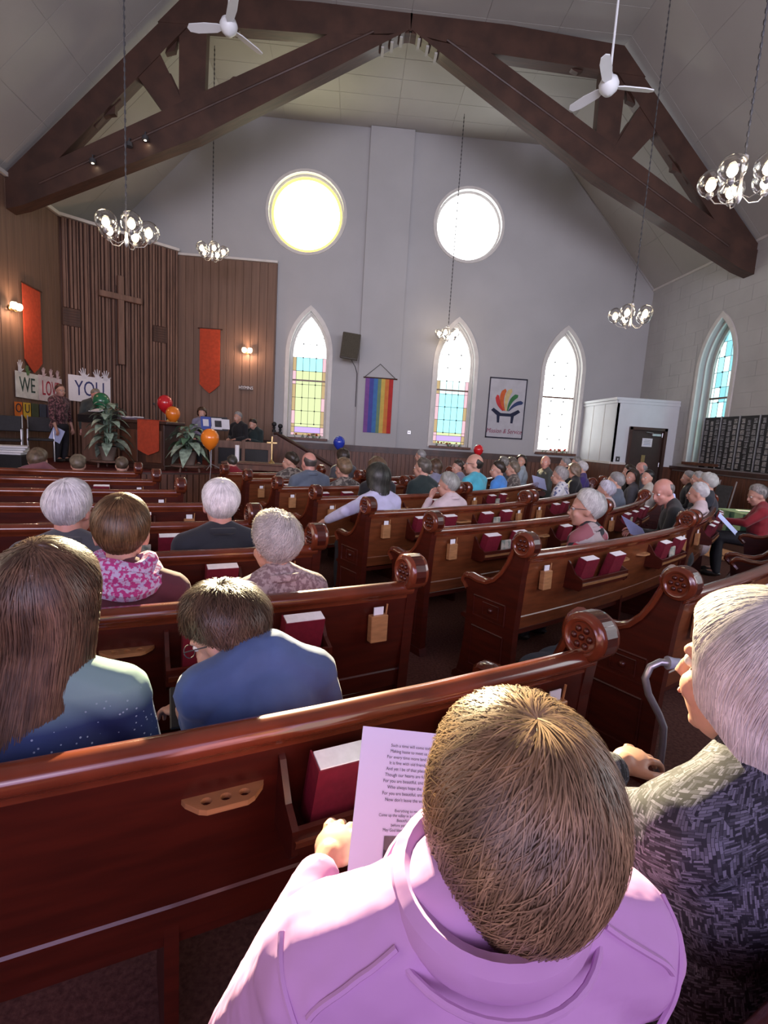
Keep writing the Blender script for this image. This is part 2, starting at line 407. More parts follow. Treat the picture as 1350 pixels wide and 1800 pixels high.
def pointed_window(n, w, zz, place, cols, reveal):
    """place(u, v, d): u across, v up, d depth beyond the wall face"""
    z0, zs, zt = zz
    fr = struct(MB().prism(arch(w + 0.10, z0 - 0.03, zs, zt + 0.13), 0, -0.035, fn=place, holes=[arch(w + 0.001, z0, zs, zt)]), 'window_%d' % n, MT['trimwhite'])
    MB().prism(arch(w, z0, zs, zt), reveal - 0.05, reveal + 0.03, fn=place, holes=[arch(w - 0.07, z0 + 0.06, zs, zt - 0.11)]).build('window_frame', MT['trimwhite'], fr)
    MB().prism(arch(w + 0.03, z0, zs, zt + 0.03), 0.10, 0.14, fn=place, holes=[arch(w - 0.03, z0 + 0.01, zs, zt - 0.05)]).build('moulding', MT['trimwhite'], fr)
    MB().prism([(-w - 0.06, z0 - 0.06), (w + 0.06, z0 - 0.06), (w + 0.06, z0), (-w - 0.06, z0)], -0.09, reveal, fn=place).build('window_sill', MT['wains'], fr)
    H = arch(w - 0.07, z0 + 0.06, zs, zt - 0.11); iw = w - 0.07
    ztop = zt - 0.11; zb = z0 + 0.06; mid = zb + (ztop - zb) * 0.47
    cw = (2 * iw - 0.18) / 4
    xs = [-iw, -iw + 0.09, -iw + 0.09 + cw, -iw + 0.09 + 2 * cw, -iw + 0.09 + 3 * cw, iw - 0.09, iw]
    zl = [zb, zb + 0.07, zb + 0.22, zb + 0.30]
    k = 8; zl += [zb + 0.30 + (ztop - zb - 0.30) * (i + 1) / k for i in range(k)]
    lead = MB()
    for j in range(len(zl) - 1):
        fz = (zl[j] - zb) / (ztop - zb)
        if j == 1: spans = [(xs[0], xs[1]), (xs[1], xs[5]), (xs[5], xs[6])]
        elif j in (0, 2): spans = [(xs[0], xs[1]), (xs[1], xs[3]), (xs[3], xs[5]), (xs[5], xs[6])]
        else: spans = [(xs[i], xs[i + 1]) for i in range(6)]
        for i, (a, b) in enumerate(spans):
            P = clip_poly([(a, zl[j]), (b, zl[j]), (b, zl[j + 1]), (a, zl[j + 1])], H)
            if len(P) < 3: continue
            edge = (i == 0 or i == len(spans) - 1)
            c = cols(fz, edge, j, i)
            MB().prism(P, reveal, reveal + 0.006, fn=place).build('pane', G[c], fr)
            for q in range(len(P)):
                p0, p1 = P[q], P[(q + 1) % len(P)]
                if math.hypot(p1[0] - p0[0], p1[1] - p0[1]) < 0.02: continue
                if q in (0, 3) or edge: lead.tube([place(p0[0], p0[1], reveal - 0.006), place(p1[0], p1[1], reveal - 0.006)], 0.005 if fz < 0.95 else 0.004, 4)
    for z_ in zl[3:-2]:
        for x_ in (xs[2], xs[4]): lead.ball(place(x_, z_, reveal - 0.012), 0.022, 6)
    tag(lead.build('window_lead', MT['lead'], fr), kind='stuff')
    MB().prism([(-iw, mid - 0.02), (iw, mid - 0.02), (iw, mid + 0.02), (-iw, mid + 0.02)], reveal - 0.03, reveal, fn=place).build('transom_bar', MT['wains'], fr)
    return fr
def cols1(fz, e, j, i):
    if j == 1 and not e: return 'purple'
    if e: return ('pink' if (j + i) % 3 == 0 else 'gold') if fz < 0.62 else 'white'
    if j in (0, 2): return 'gold' if j == 0 else 'lime'
    return 'lime' if fz < 0.45 else ('aqua' if fz < 0.62 else 'white')
def cols2(fz, e, j, i):
    if j == 1 and not e: return 'purple'
    if e: return ('gold' if (j + i) % 3 == 0 else 'pink') if fz < 0.45 else 'white'
    if j in (0, 2): return 'lime'
    return 'aqua' if fz < 0.42 else ('paleaq' if fz < 0.5 else 'white')
def cols3(fz, e, j, i): return 'white'
def cols4(fz, e, j, i):
    if j == 1 and not e: return 'blue'
    if e: return 'lime' if fz < 0.3 else 'paleaq'
    return ('aqua', 'paleaq', 'teal')[(i + j) % 3]
for n, (x, cf) in enumerate(zip(W_X, (cols1, cols2, cols3))):
    pointed_window(n + 1, ARCHW, W_Z, (lambda x: (lambda u, v, d: (x + u, YM + d, v)))(x), cf, 0.22)
pointed_window(4, RW_W, RWZ, lambda u, v, d: (XR + d, RWY - u, v), cols4, 0.30)
# ---- round windows
def round_window(n, x, z, r, pm, glare_mat=None):
    fr = struct(MB().prism(circle(x, z, r + 0.07), YM - 0.03, YM + 0.001, fn=mainfn, holes=[circle(x, z, r + 0.001)]), 'window_%d' % n, MT['trimwhite'])
    MB().prism(circle(x, z, r), YM + 0.12, YM + 0.20, fn=mainfn, holes=[circle(x, z, r - 0.05)]).build('window_frame', MT['trimwhite'], fr)
    if glare_mat:
        MB().prism(circle(x, z, r - 0.05), YM + 0.150, YM + 0.158, fn=mainfn, holes=[circle(x, z, r - 0.11)]).build('glare_ring', glare_mat, fr)  # added glowing ring, imitates a yellow glare fringe
    MB().prism(circle(x, z, r - 0.05), YM + 0.160, YM + 0.166, fn=mainfn).build('pane', pm, fr)
round_window(5, -1.42, 6.93, 0.93, emis('sunlit_pane', (1.0, 0.93, 0.55), 9.0, (1, 1, 1), 0.75), emis('amber_glare', (1.0, 0.66, 0.16), 1.4))  # wider radius and amber ring imitate the sun's glare
round_window(6, 2.66, 6.98, RW, emis('bright_round_pane', (1.0, 1.0, 0.97), 5.0, (1, 1, 1), 0.55))
# unseen rear windows added for the purple rear fill: glowing panes on the back wall
for k in range(3):
    x = -3.2 + k * 3.9
    f = struct(MB().prism(shift(arch(0.75, 1.5, 3.8, 5.0), x), YB + 0.0, YB + 0.04, fn=mainfn, holes=[shift(arch(0.62, 1.6, 3.8, 4.85), x)]), 'window_%d' % (7 + k), MT['trimwhite'])
    MB().prism(shift(arch(0.62, 1.6, 3.8, 4.85), x), YB + 0.005, YB + 0.02, fn=mainfn).build('pane', emis('rear_fill_pane', (0.75, 0.55, 0.95), 1.5), f)  # added unseen glowing pane for the purple rear fill

# ================================================================ ROOF TRUSS
XC = 0.66; TY = 10.26
def mir(P, s): return [(p[0] if s > 0 else 2 * XC - p[0], p[1]) for p in P]
tr = thing('roof_truss', 'dark brown timber scissor truss with pierced brackets spanning the hall', 'roof truss', (XC, TY, ZE))
tfn = mainfn
def V2(*a): return [(p[0], p[2]) for p in a]
TOP = V2((0.635, 10.260, 9.089), (4.576, 10.260, 8.876), (5.040, 10.260, 8.407), (2.098, 10.260, 8.507), (0.662, 10.260, 8.680))
RAFT = V2((4.544, 10.260, 8.873), (7.697, 10.260, 5.734), (7.714, 10.260, 5.294), (6.783, 10.260, 6.053), (4.431, 10.260, 8.507))
LOW = V2((1.057, 10.260, 8.594), (2.098, 10.260, 8.507), (6.783, 10.260, 6.053), (7.695, 10.260, 5.608), (7.728, 10.260, 5.147), (7.392, 10.260, 5.247), (4.340, 10.260, 6.630), (0.680, 10.260, 8.718))
POST = V2((4.206, 10.260, 8.579), (4.687, 10.260, 8.533), (4.688, 10.260, 7.368), (4.601, 10.260, 7.018), (4.244, 10.260, 7.230))
BRACE = V2((5.086, 10.260, 8.079), (5.431, 10.260, 7.582), (4.861, 10.260, 6.894), (4.532, 10.260, 7.041))
BR = [V2((3.573, 10.260, 8.506), (3.688, 10.260, 8.434), (3.789, 10.260, 8.397), (3.900, 10.260, 8.455), (4.065, 10.260, 8.508), (4.232, 10.260, 8.544), (4.223, 10.260, 8.617)),
      V2((4.369, 10.260, 7.454), (4.242, 10.260, 7.423), (4.060, 10.260, 7.484), (3.894, 10.260, 7.603), (3.761, 10.260, 7.724), (3.554, 10.260, 7.742), (3.269, 10.260, 7.886), (3.564, 10.260, 7.648), (4.384, 10.260, 7.164)),
      V2((4.719, 10.260, 8.536), (4.726, 10.260, 8.235), (4.775, 10.260, 8.030), (4.958, 10.260, 7.971), (5.058, 10.260, 7.885), (5.049, 10.260, 7.788), (4.963, 10.260, 7.693), (4.835, 10.260, 7.662), (4.757, 10.260, 7.510), (4.693, 10.260, 7.407), (4.694, 10.260, 7.154), (5.027, 10.260, 7.301), (5.308, 10.260, 7.668), (5.127, 10.260, 8.179), (4.920, 10.260, 8.490)),
      V2((5.692, 10.260, 7.166), (5.798, 10.260, 7.057), (5.805, 10.260, 6.928), (5.910, 10.260, 6.908), (6.006, 10.260, 6.866), (6.146, 10.260, 6.689), (6.157, 10.260, 6.910), (5.813, 10.260, 7.255)),
      V2((5.100, 10.260, 6.935), (5.378, 10.260, 6.781), (5.511, 10.260, 6.713), (5.647, 10.260, 6.705), (5.742, 10.260, 6.593), (5.924, 10.260, 6.508), (5.710, 10.260, 6.419), (4.983, 10.260, 6.806))]
for s in (1, -1):
    MB().prism(mir(TOP, s), TY, TY + 0.24, fn=tfn).build('top_chord', MT['truss'], tr, world=True)
    MB().prism(mir(RAFT, s), TY + 0.005, TY + 0.235, fn=tfn).build('rafter', MT['truss'], tr, world=True)
    MB().prism(mir(LOW, s), TY - 0.02, TY + 0.26, fn=tfn).build('lower_chord', MT['truss'], tr, world=True)
    MB().prism(mir(POST, s), TY + 0.03, TY + 0.21, fn=tfn).build('post', MT['truss'], tr, world=True)
    MB().prism(mir(BRACE, s), TY + 0.02, TY + 0.22, fn=tfn).build('brace', MT['truss'], tr, world=True)
    for P in BR: MB().prism(mir(P, s), TY + 0.07, TY + 0.17, fn=tfn).build('bracket', MT['truss'], tr, world=True)
    a = mir(LOW, s)
    # a raised bead along the middle of the lower chord
    p0 = ((a[1][0] * 0.45 + a[7][0] * 0.55), (a[1][1] * 0.45 + a[7][1] * 0.55)); p1 = ((a[2][0] * .5 + a[5][0] * .5), (a[2][1] * .5 + a[5][1] * .5) - 0.02)
    MB().tube([(p0[0], TY - 0.02, p0[1]), (p1[0], TY - 0.02, p1[1])], 0.022, 6).build('bead', MT['truss'], tr, world=True)
# dentil blocks under the apex
for i in range(7):
    x = XC - 0.48 + i * 0.16; zz = 8.716 - 0.02 - abs(i - 3) * 0.155 * 0.62
    MB().box((x, TY + 0.12, zz + 0.0), (0.05, 0.24, 0.03)).build('dentil', MT['ceiling'], tr, world=True)
# small spot lamps clipped under the left lower chord
for k, (x, z, w) in enumerate([(-4.802, 6.029, 'leftmost small spot lamp under the left half of the roof truss'), (-3.899, 6.480, 'second small spot lamp from the left under the roof truss'), (-4.174, 6.354, 'tiny dim spot lamp between two brighter ones under the truss')]):
    t = thing('spot_lamp', w, 'spot lamp', (x, TY - 0.10, z + 0.02))
    MB().lathe([(0.012, 0.10), (0.012, 0.05), (0.05, 0.03), (0.055, -0.04)], n=12).build('housing', MT['dark'], t, True)
    MB().ball((0, 0, -0.02), 0.03 if k < 2 else 0.016, 8).build('bulb', MT['bulb'], t, True)
    MB().tube([(0, 0, 0.08), (0, 0.1, 0.14), (0, 0.17, 0.16)], 0.008, 5).build('bracket', MT['dark'], t)

# ================================================================ PEWS (arcs around the chancel)
def D2(a): return (math.cos(math.radians(a)), math.sin(math.radians(a)))
def polar(r, a): d = D2(a); return (CX + r * d[0], CY + r * d[1])
ROWR = {'left': [14.28, 13.47, 12.65, 11.86, 11.05, 10.20, 9.32, 8.35, 7.42], 'centre': [13.99, 13.25, 12.40, 11.60, 10.80, 9.90, 9.03, 8.15, 7.30], 'right': [13.99, 13.17, 12.40, 11.60, 10.78, 9.90, 9.03, 8.15, 7.30]}
ORD = ['nearest', 'second', 'third', 'fourth', 'fifth', 'sixth', 'seventh', 'eighth', 'ninth']
RAILP = [(-0.035, 0.905), (-0.035, 0.925), (-0.026, 0.945), (-0.008, 0.955), (0.012, 0.953), (0.028, 0.942), (0.034, 0.925), (0.028, 0.908), (0.016, 0.90), (0.014, 0.885), (-0.02, 0.885)]
BACKP = [(-0.018, 0.893), (0.012, 0.893), (-0.005, 0.70), (-0.030, 0.505), (-0.055, 0.505), (-0.03, 0.70)]
SKIRT = [(-0.030, 0.56), (-0.020, 0.545), (-0.028, 0.47), (-0.065, 0.47), (-0.06, 0.56)]
SEATP = [(-0.05, 0.455), (-0.30, 0.44), (-0.47, 0.445), (-0.485, 0.43), (-0.47, 0.415), (-0.05, 0.425)]
def end_outline():
    P = [(0.02, 0.0), (0.015, 0.45), (-0.005, 0.80), (-0.02, 0.92)]
    c = (0.0, 0.995); r = 0.078
    for i in range(13): a = math.radians(205 - i * 19); P.append((c[0] + r * math.cos(a), c[1] + r * math.sin(a)))
    P += [(0.085, 0.93), (0.11, 0.87), (0.15, 0.80), (0.20, 0.745), (0.26, 0.715), (0.33, 0.71), (0.39, 0.72), (0.44, 0.715), (0.468, 0.695), (0.472, 0.665), (0.45, 0.645), (0.425, 0.62), (0.41, 0.52), (0.415, 0.30), (0.44, 0.12), (0.46, 0.05), (0.47, 0.0)]
    return P
END = end_outline()
def make_end(pew, r, a, side):
    """side +1: decorated face looks towards growing angle"""
    d = Vector((*D2(a), 0)); t = Vector((-d.y, d.x, 0)); o = Vector((CX, CY, 0)) + d * r
    fn = lambda u, z, w: o - d * u + t * w + Vector((0, 0, z))
    e = MB().prism([p for p in END], -0.024, 0.024, fn=fn)
    e = e.build('pew_end', MT['pew'], pew, world=True)
    cap = MB()
    top = [(-0.02, 0.90)] + END[4:33]
    pts = END[12:29]
    for i in range(len(pts) - 1):
        pass
    # swelled arm moulding that follows the swoop
    n = len(pts); V = []; F = []
    cx_ = []
    for i, p in enumerate(pts):
        q0 = pts[max(i - 1, 0)]; q1 = pts[min(i + 1, n - 1)]
        tx, tz = q1[0] - q0[0], q1[1] - q0[1]; L = math.hypot(tx, tz); nx, nz = -tz / L, tx / L
        for (w, h) in ((-0.036, -0.022), (-0.040, -0.006), (-0.026, 0.010), (0, 0.015), (0.026, 0.010), (0.040, -0.006), (0.036, -0.022)):
            V.append(fn(p[0] - nx * -h if False else p[0] + nx * h, p[1] + nz * h, w))
    for i in range(n - 1):
        for k in range(7): F.append((i * 7 + k, i * 7 + (k + 1) % 7, (i + 1) * 7 + (k + 1) % 7, (i + 1) * 7 + k))
    F.append(tuple(range(7))); F.append(tuple((n - 1) * 7 + k for k in range(6, -1, -1)))
    MB().add(V, F).build('arm_moulding', MT['rail'], e, smooth=True, world=True).parent = e
    c = fn(0.0, 0.995, 0)
    sc = MB().lathe([(0, -0.040), (0.046, -0.040), (0.050, -0.048), (0.058, -0.050), (0.064, -0.044), (0.072, -0.042), (0.077, -0.034), (0.077, 0.034), (0.072, 0.042), (0.064, 0.044), (0.058, 0.050), (0.050, 0.048), (0.046, 0.040), (0, 0.040)], c=c, n=36, axis=t)
    sco = sc.build('scroll', MT['rail'], e, smooth=True, world=True, angle=50)
    for s in (-1, 1):
        fl = MB()
        for k in range(6):
            a_ = k * PI / 3; u_, z_ = 0.033 * math.cos(a_), 0.033 * math.sin(a_)
            fl.ball(fn(u_ * 0.85, 0.995 + z_ * 0.85, s * 0.040), 0.011, 8)
        fl.ball(fn(0, 0.995, s * 0.041), 0.010, 8)
        fl.build('rosette', MT['pew'], e, smooth=True, world=True)
    for s in (side,):
        w = s * 0.026
        pn = MB()
        def frame(u0, u1, z0, z1, rr=0.006):
            P = [(u0, z0), (u1, z0), (u1, z1), (u0, z1)]
            for i in range(4):
                a0, b0 = P[i], P[(i + 1) % 4]; pn.tube([fn(a0[0], a0[1], w), fn(b0[0], b0[1], w)], rr, 5)
        frame(0.09, 0.35, 0.14, 0.40); frame(0.09, 0.35, 0.47, 0.60); frame(0.14, 0.27, 0.495, 0.575, 0.004)
        pn.ball(fn(0.205, 0.535, w), 0.018, 8)
        pn.build('panel_moulding', MT['pew'], e, smooth=True, world=True)
        MB().prism([(0.0, 0.0), (0.49, 0.0), (0.485, 0.035), (0.46, 0.055), (0.02, 0.055)], -0.034, 0.034, fn=fn).build('foot_moulding', MT['pew'], e, world=True)
    return e
# prototypes placed in racks: hymnal and leaflet
HYM = thing('hymnal', 'x', 'hymnal')
MB().box((0, 0.0015, 0.093), (0.150, 0.003, 0.186)).box((0, 0.0515, 0.093), (0.150, 0.003, 0.186)).box((0.0735, 0.0225, 0.0935), (0.003, 0.053, 0.186)).build('cover', MT['hymnal'], HYM)
MB().box((-0.002, 0.0265, 0.0945), (0.145, 0.0465, 0.189)).build('pages', MT['pages'], HYM)
LEAF = thing('leaflet', 'x', 'leaflet')
MB().bbox((0, 0, 0.06), (0.11, 0.012, 0.12), 0.002).build('cover', M('patterned_leaflet_card', (0.50, 0.46, 0.38), 0.6, c2=(0.20, 0.24, 0.20), scale=22, lo=0.42, hi=0.60), LEAF)
first = {'h': True, 'l': True}
def put(proto, key, r, a, z, label, group, tilt=0.0, off=0.0):
    o = proto if first[key] else copy_tree(proto); first[key] = False
    d = D2(a); t = (-d[1], d[0])
    o.location = (CX + d[0] * r, CY + d[1] * r, z)
    o.rotation_euler = (tilt, 0, math.atan2(-t[1], -t[0]))
    tag(o, label, None, group); return o
def pew(block, row, a0, a1, ends=(1, 1), racks=True):
    r = ROWR[block][row]; am = (a0 + a1) / 2; n = max(6, int(abs(a1 - a0) / 1.2))
    lab = {'left': 'left block', 'centre': 'centre block', 'right': 'right block', 'far right': 'far right block'}[block]
    root = thing('pew', 'curved dark red wooden pew, %s row from the viewer, %s' % (ORD[row], lab), 'pew', (*polar(r - 0.2, am), 0), 0, 'curved wooden pews')
    frs = [((CX, CY), D2(a0 + (a1 - a0) * i / n)) for i in range(n + 1)]
    sw = lambda P: [(r + u, z) for u, z in P]
    MB().sweep(sw(RAILP), frs).build('top_rail', MT['rail'], root, True, world=True, angle=60)
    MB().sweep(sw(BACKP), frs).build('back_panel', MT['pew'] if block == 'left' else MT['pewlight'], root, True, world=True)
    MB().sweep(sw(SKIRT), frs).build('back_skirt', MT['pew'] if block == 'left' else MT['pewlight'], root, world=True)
    MB().sweep(sw(SEATP), frs).build('seat', MT['pew'], root, world=True)
    for k, (a, e) in enumerate(((a0, ends[0]), (a1, ends[1]))):
        if e: make_end(root, r, a, -1 if k == 0 else 1)
    # a support leg in the middle of long pews
    d = Vector((*D2(am), 0)); tt = Vector((-d.y, d.x, 0)); o = Vector((CX, CY, 0)) + d * r
    fnm = lambda u, z, w: o - d * u + tt * w + Vector((0, 0, z))
    MB().prism([(0.02, 0), (0.03, 0.86), (0.05, 0.88), (0.08, 0.46), (0.42, 0.41), (0.36, 0.2), (0.38, 0)], -0.015, 0.015, fn=fnm).build('centre_support', MT['pew'], root, world=True)
    L = abs(a1 - a0) * PI / 180 * r
    # furniture on the back: measured from the aisle end
    if not racks: return root
    sides = []
    if block == 'left': sides = [(a1, -1)]
    elif block == 'centre': sides = [(a0, 1)] + ([(a1, -1)] if L > 2.0 else [])
    else: sides = [(a0, 1)] + ([(a1, -1)] if L > 2.0 else [])
    done = 0
    for (ae, sg) in sides:
        A = lambda s: ae + sg * math.degrees(s / r)
        def loc(s, u, z): d_ = D2(A(s)); return Vector((CX + d_[0] * (r + u), CY + d_[1] * (r + u), z))
        def ax(s): d_ = D2(A(s)); return Matrix(((-d_[1], d_[0], 0), (d_[0], d_[1], 0), (0, 0, 1))).to_3x3()
        sets = [0.0]
        if block == 'left': sets = [0.0, 1.45] + ([2.9] if row > 2 else [])
        for q, s0 in enumerate(sets):
            if s0 + 1.25 > L: continue
            # card box
            if q == 0:
                c = loc(0.17, 0.030, 0.775); ang = math.atan2(D2(A(0.17))[1], D2(A(0.17))[0])
                cb = MB().bbox(c, (0.035, 0.078, 0.115), 0.003, ang).build('card_box', MT['tan'], root, world=True)
                MB().box(c + Vector((0, 0, 0.065)), (0.004, 0.045, 0.05), ang).build('card', MT['paper'], cb, world=True)
                p = loc(0.17 + 0.036 * sg * 1, 0.03, 0.83); MB().tube([p, p + Vector((0.004, 0, 0.045))], 0.004, 6).build('pencil', MT['tan'], cb, world=True)
            # rack
            sa, sb = s0 + 0.42, s0 + 0.98; m = 5
            fr2 = [((CX, CY), D2(A(sa + (sb - sa) * i / m))) for i in range(m + 1)]
            rk = MB().sweep([(r - 0.005, 0.70), (r + 0.112, 0.70), (r + 0.112, 0.714), (r - 0.005, 0.714)], fr2)
            rk.sweep([(r + 0.108, 0.705), (r + 0.118, 0.705), (r + 0.122, 0.765), (r + 0.112, 0.768)], fr2)
            ro = rk.build('book_rack', MT['pew'], root, world=True)
            MB().sweep([(r + 0.114, 0.725), (r + 0.122, 0.725), (r + 0.128, 0.742), (r + 0.118, 0.742)], fr2).build('rack_lip', MT['tan'] if block != 'left' else MT['rail'], ro, world=True)
            for se in (sa, sb):
                dd = Vector((*D2(A(se)), 0)); t2 = Vector((-dd.y, dd.x, 0)); oo = Vector((CX, CY, 0)) + dd * r
                f2 = lambda u, z, w: oo + dd * u + t2 * w + Vector((0, 0, z))
                MB().prism([(-0.01, 0.69), (0.104, 0.69), (0.122, 0.71), (0.122, 0.765), (0.070, 0.79), (0.02, 0.86), (0.004, 0.87)], -0.007, 0.007, fn=f2).build('rack_bracket', MT['pew'], ro, world=True)
            # cup holder with three holes
            sc_ = s0 + 1.10; c0 = loc(sc_, 0.0, 0); R_ = ax(sc_)
            fn3 = lambda u, v, w: c0 + R_ @ Vector((0, 0, 0)) + Vector((-D2(A(sc_))[1] * u + D2(A(sc_))[0] * v, D2(A(sc_))[0] * u + D2(A(sc_))[1] * v, w))
            outl = [(-0.085, 0.0), (0.085, 0.0), (0.078, 0.018), (0.055, 0.046), (0.04, 0.054), (-0.04, 0.054), (-0.055, 0.046), (-0.078, 0.018)]
            MB().prism(outl, 0.800, 0.812, fn=fn3, holes=[circle(x, 0.027, 0.0115, 12) for x in (-0.038, 0.0, 0.038)]).build('cup_holder', MT['tan'], root, world=True)
            # books and leaflet
            if row <= 7:
                rn = {0.0: 'first', 1.45: 'second', 2.9: 'third'}[s0]
                where = 'from %s end' % ('left' if sg > 0 else 'right')
                for j, sx in enumerate((0.10, 0.44)):
                    if random.random() < 0.06 and row > 3: continue
                    lr = ('left', 'right') if sg > 0 else ('right', 'left')
                    put(HYM, 'h', r + 0.018, A(sa + sx), 0.7145, 'dark red hymnal, %s in %s rack %s, %s pew row, %s' % (lr[j], rn, where, ORD[row], lab), 'hymnals in the pew racks', tilt=-0.25 - random.random() * 0.04)
                if (row + q + (sg > 0)) % 2 == 0 and row < 7:
                    put(LEAF, 'l', r + 0.090, A(sa + 0.27), 0.7145, 'patterned leaflet between hymnals, %s rack %s, %s pew row, %s' % (rn, where, ORD[row], lab), 'leaflets in the pew racks')
    return root
pew('left', 0, -66.5, -57.2, (0, 0), racks=False)
for row, (a0, a1) in {1: (-72.5, -62.3), 2: (-76, -62.8), 3: (-79, -63.3), 4: (-82, -63.9), 5: (-85, -64.5), 6: (-87, -65.2), 7: (-89, -66.1), 8: (-91, -67.2)}.items():
    pew('left', row, a0, a1, (0, 1))
for row in range(1, 9):
    pew('centre', row, -58.0 - (0.1 * row), -46.4, (1, 1), racks=row < 8)
for row in range(1, 8):
    pew('right', row, -45.4, {1: -38.5, 2: -32.5, 3: -34.8, 4: -24.5, 5: -21, 6: -20, 7: -24}[row], (1, 1), racks=row not in (1,))
for row, rr, a0, a1 in ((3, 11.86, -32.5, -27.5), (4, 11.05, -22.5, -18.5)):
    ROWR['far right'] = [0] * 9; ROWR['far right'][row] = rr
    pew('far right', row, a0, a1, (1, 1), racks=False)

# ================================================================ CHANCEL
PZ0 = 0.70
pc = [(XL, 8.9)]
for i in range(0, 15):
    a = math.radians(-100 + i * 6.2); x, y = CX + 4.35 * math.cos(a), CY + 4.35 * math.sin(a)
    if x > XL + 0.05 and y < 13.3: pc.append((x, y))
pc += [(-1.3, 13.6), (XL, 13.6)]
pl = struct(MB().prism(pc, 0, PZ0 - 0.02), 'trim_8', MT['darkwood'])
MB().prism(pc, PZ0 - 0.02, PZ0).build('platform_carpet', MT['redcarpet'], pl)
for i in range(60):                              # upright panels around the platform front
    a = math.radians(-100 + i * 1.5); x, y = CX + 4.35 * math.cos(a), CY + 4.35 * math.sin(a)
    if x < XL + 0.1 or y > 13.0: continue
    MB().bbox((CX + 4.37 * math.cos(a), CY + 4.37 * math.sin(a), 0.34), (0.03, 0.10, 0.62), 0.004, a).build('front_board', MT['wains'], pl)
# wood panelling: flat part on the front wall, slatted diagonal, left wall part
A_, B_ = Vector((-4.50, 13.66, 0)), Vector((-6.40, 11.95, 0)); WT = 6.30
back = struct(MB().box((-3.30, YM - 0.05, (PZ0 + 5.66) / 2), (2.44, 0.08, 5.66 - PZ0)), 'trim_9', MT['panelwood'])
k = 0
for i in range(12):
    w = 2.40 / 12; x = -4.5 + w * (i + 0.5)
    MB().bbox((x, YM - 0.10, (PZ0 + 5.64) / 2), (w - 0.008, 0.02, 5.64 - PZ0), 0.004).build('panel_board', MT['panelwood'], back)
dv = (B_ - A_).normalized(); nv = Vector((-dv.y, dv.x, 0)); nv = nv if nv.y < 0 else -nv; ang = math.atan2(dv.y, dv.x); LL = (B_ - A_).length
def dg(s, off, z): p = A_ + dv * s + nv * off; return Vector((p.x, p.y, z))
sb = struct(MB().box(dg(LL / 2, 0.02, (PZ0 + 5.72) / 2), (LL, 0.05, 5.72 - PZ0), ang), 'trim_10', MT['slatback'])
GR = [(0.28, 0.62, 3.50, 3.88), (2.17, 2.52, 3.52, 3.90)]
s_ = 0.05; i = 0
while s_ < LL - 0.03:
    w = (0.045, 0.03, 0.055)[i % 3]; g = (0.030, 0.022, 0.026)[(i * 2) % 3]
    d = 0.05 + 0.02 * (i % 2)
    gaps = [g_ for g_ in GR if g_[0] - 0.02 < s_ < g_[1] + 0.02]
    spans = [(PZ0 + 0.02, 5.70)] if not gaps else [(PZ0 + 0.02, gaps[0][2]), (gaps[0][3], 5.70)]
    for (za, zb) in spans:
        MB().bbox(dg(s_, 0.045 + d / 2, (za + zb) / 2), (w, d, zb - za), 0.004, ang).build('slat', MT['slat'], sb)
    s_ += w + g; i += 1
for j, g_ in enumerate(GR):
    t = thing('wall_grille', '%s dark square speaker grille set into the slatted wall' % ('right-hand' if j == 0 else 'left-hand'), 'grille', dg((g_[0] + g_[1]) / 2, 0.05, g_[2]))
    MB().bbox(dg((g_[0] + g_[1]) / 2, 0.075, (g_[2] + g_[3]) / 2), (g_[1] - g_[0], 0.05, g_[3] - g_[2] - 0.01), 0.006, ang).build('panel', MT['slatback'], t, world=True)
    for q in range(6): MB().box(dg((g_[0] + g_[1]) / 2, 0.105, g_[2] + 0.04 + q * 0.055), (g_[1] - g_[0] - 0.03, 0.012, 0.02), ang).build('slat', MT['darkwood'], t, world=True)
lw = struct(MB().box((XL + 0.03, 9.95, (PZ0 + 5.70) / 2), (0.05, 4.0, 5.70 - PZ0)), 'trim_11', MT['panelwood'])
for i in range(16):
    MB().bbox((XL + 0.065, 7.97 + 0.25 * (i + 0.5), (PZ0 + 5.68) / 2), (0.02, 0.242, 5.68 - PZ0), 0.004).build('panel_board', MT['panelwood'], lw)
struct(MB().box((XL + 0.06, 9.95, 5.74), (0.12, 4.1, 0.07)).box(dg(LL / 2, 0.06, 5.745), (LL, 0.14, 0.06), ang).box((-3.3, YM - 0.08, 5.69), (2.46, 0.12, 0.05)), 'trim_12', MT['trimwhite'])
# cross
S0 = ((A_ - Vector((-5.5, 12.72, 0))).length)
cr = thing('wall_cross', 'large plain brown wooden cross mounted on the slatted wall', 'cross', dg(S0, 0.10, 2.85))
MB().bbox(dg(S0, 0.17, 3.82), (0.13, 0.10, 1.95), 0.01, ang).build('upright', MT['slat'], cr, world=True)
MB().bbox(dg(S0, 0.17, 4.33), (0.92, 0.11, 0.13), 0.01, ang).build('crossbar', MT['slat'], cr, world=True)
MB().bbox(dg(S0 + 0.09, 0.12, 3.70), (0.05, 0.06, 1.75), 0.006, ang).build('backing', MT['darkwood'], cr, world=True)
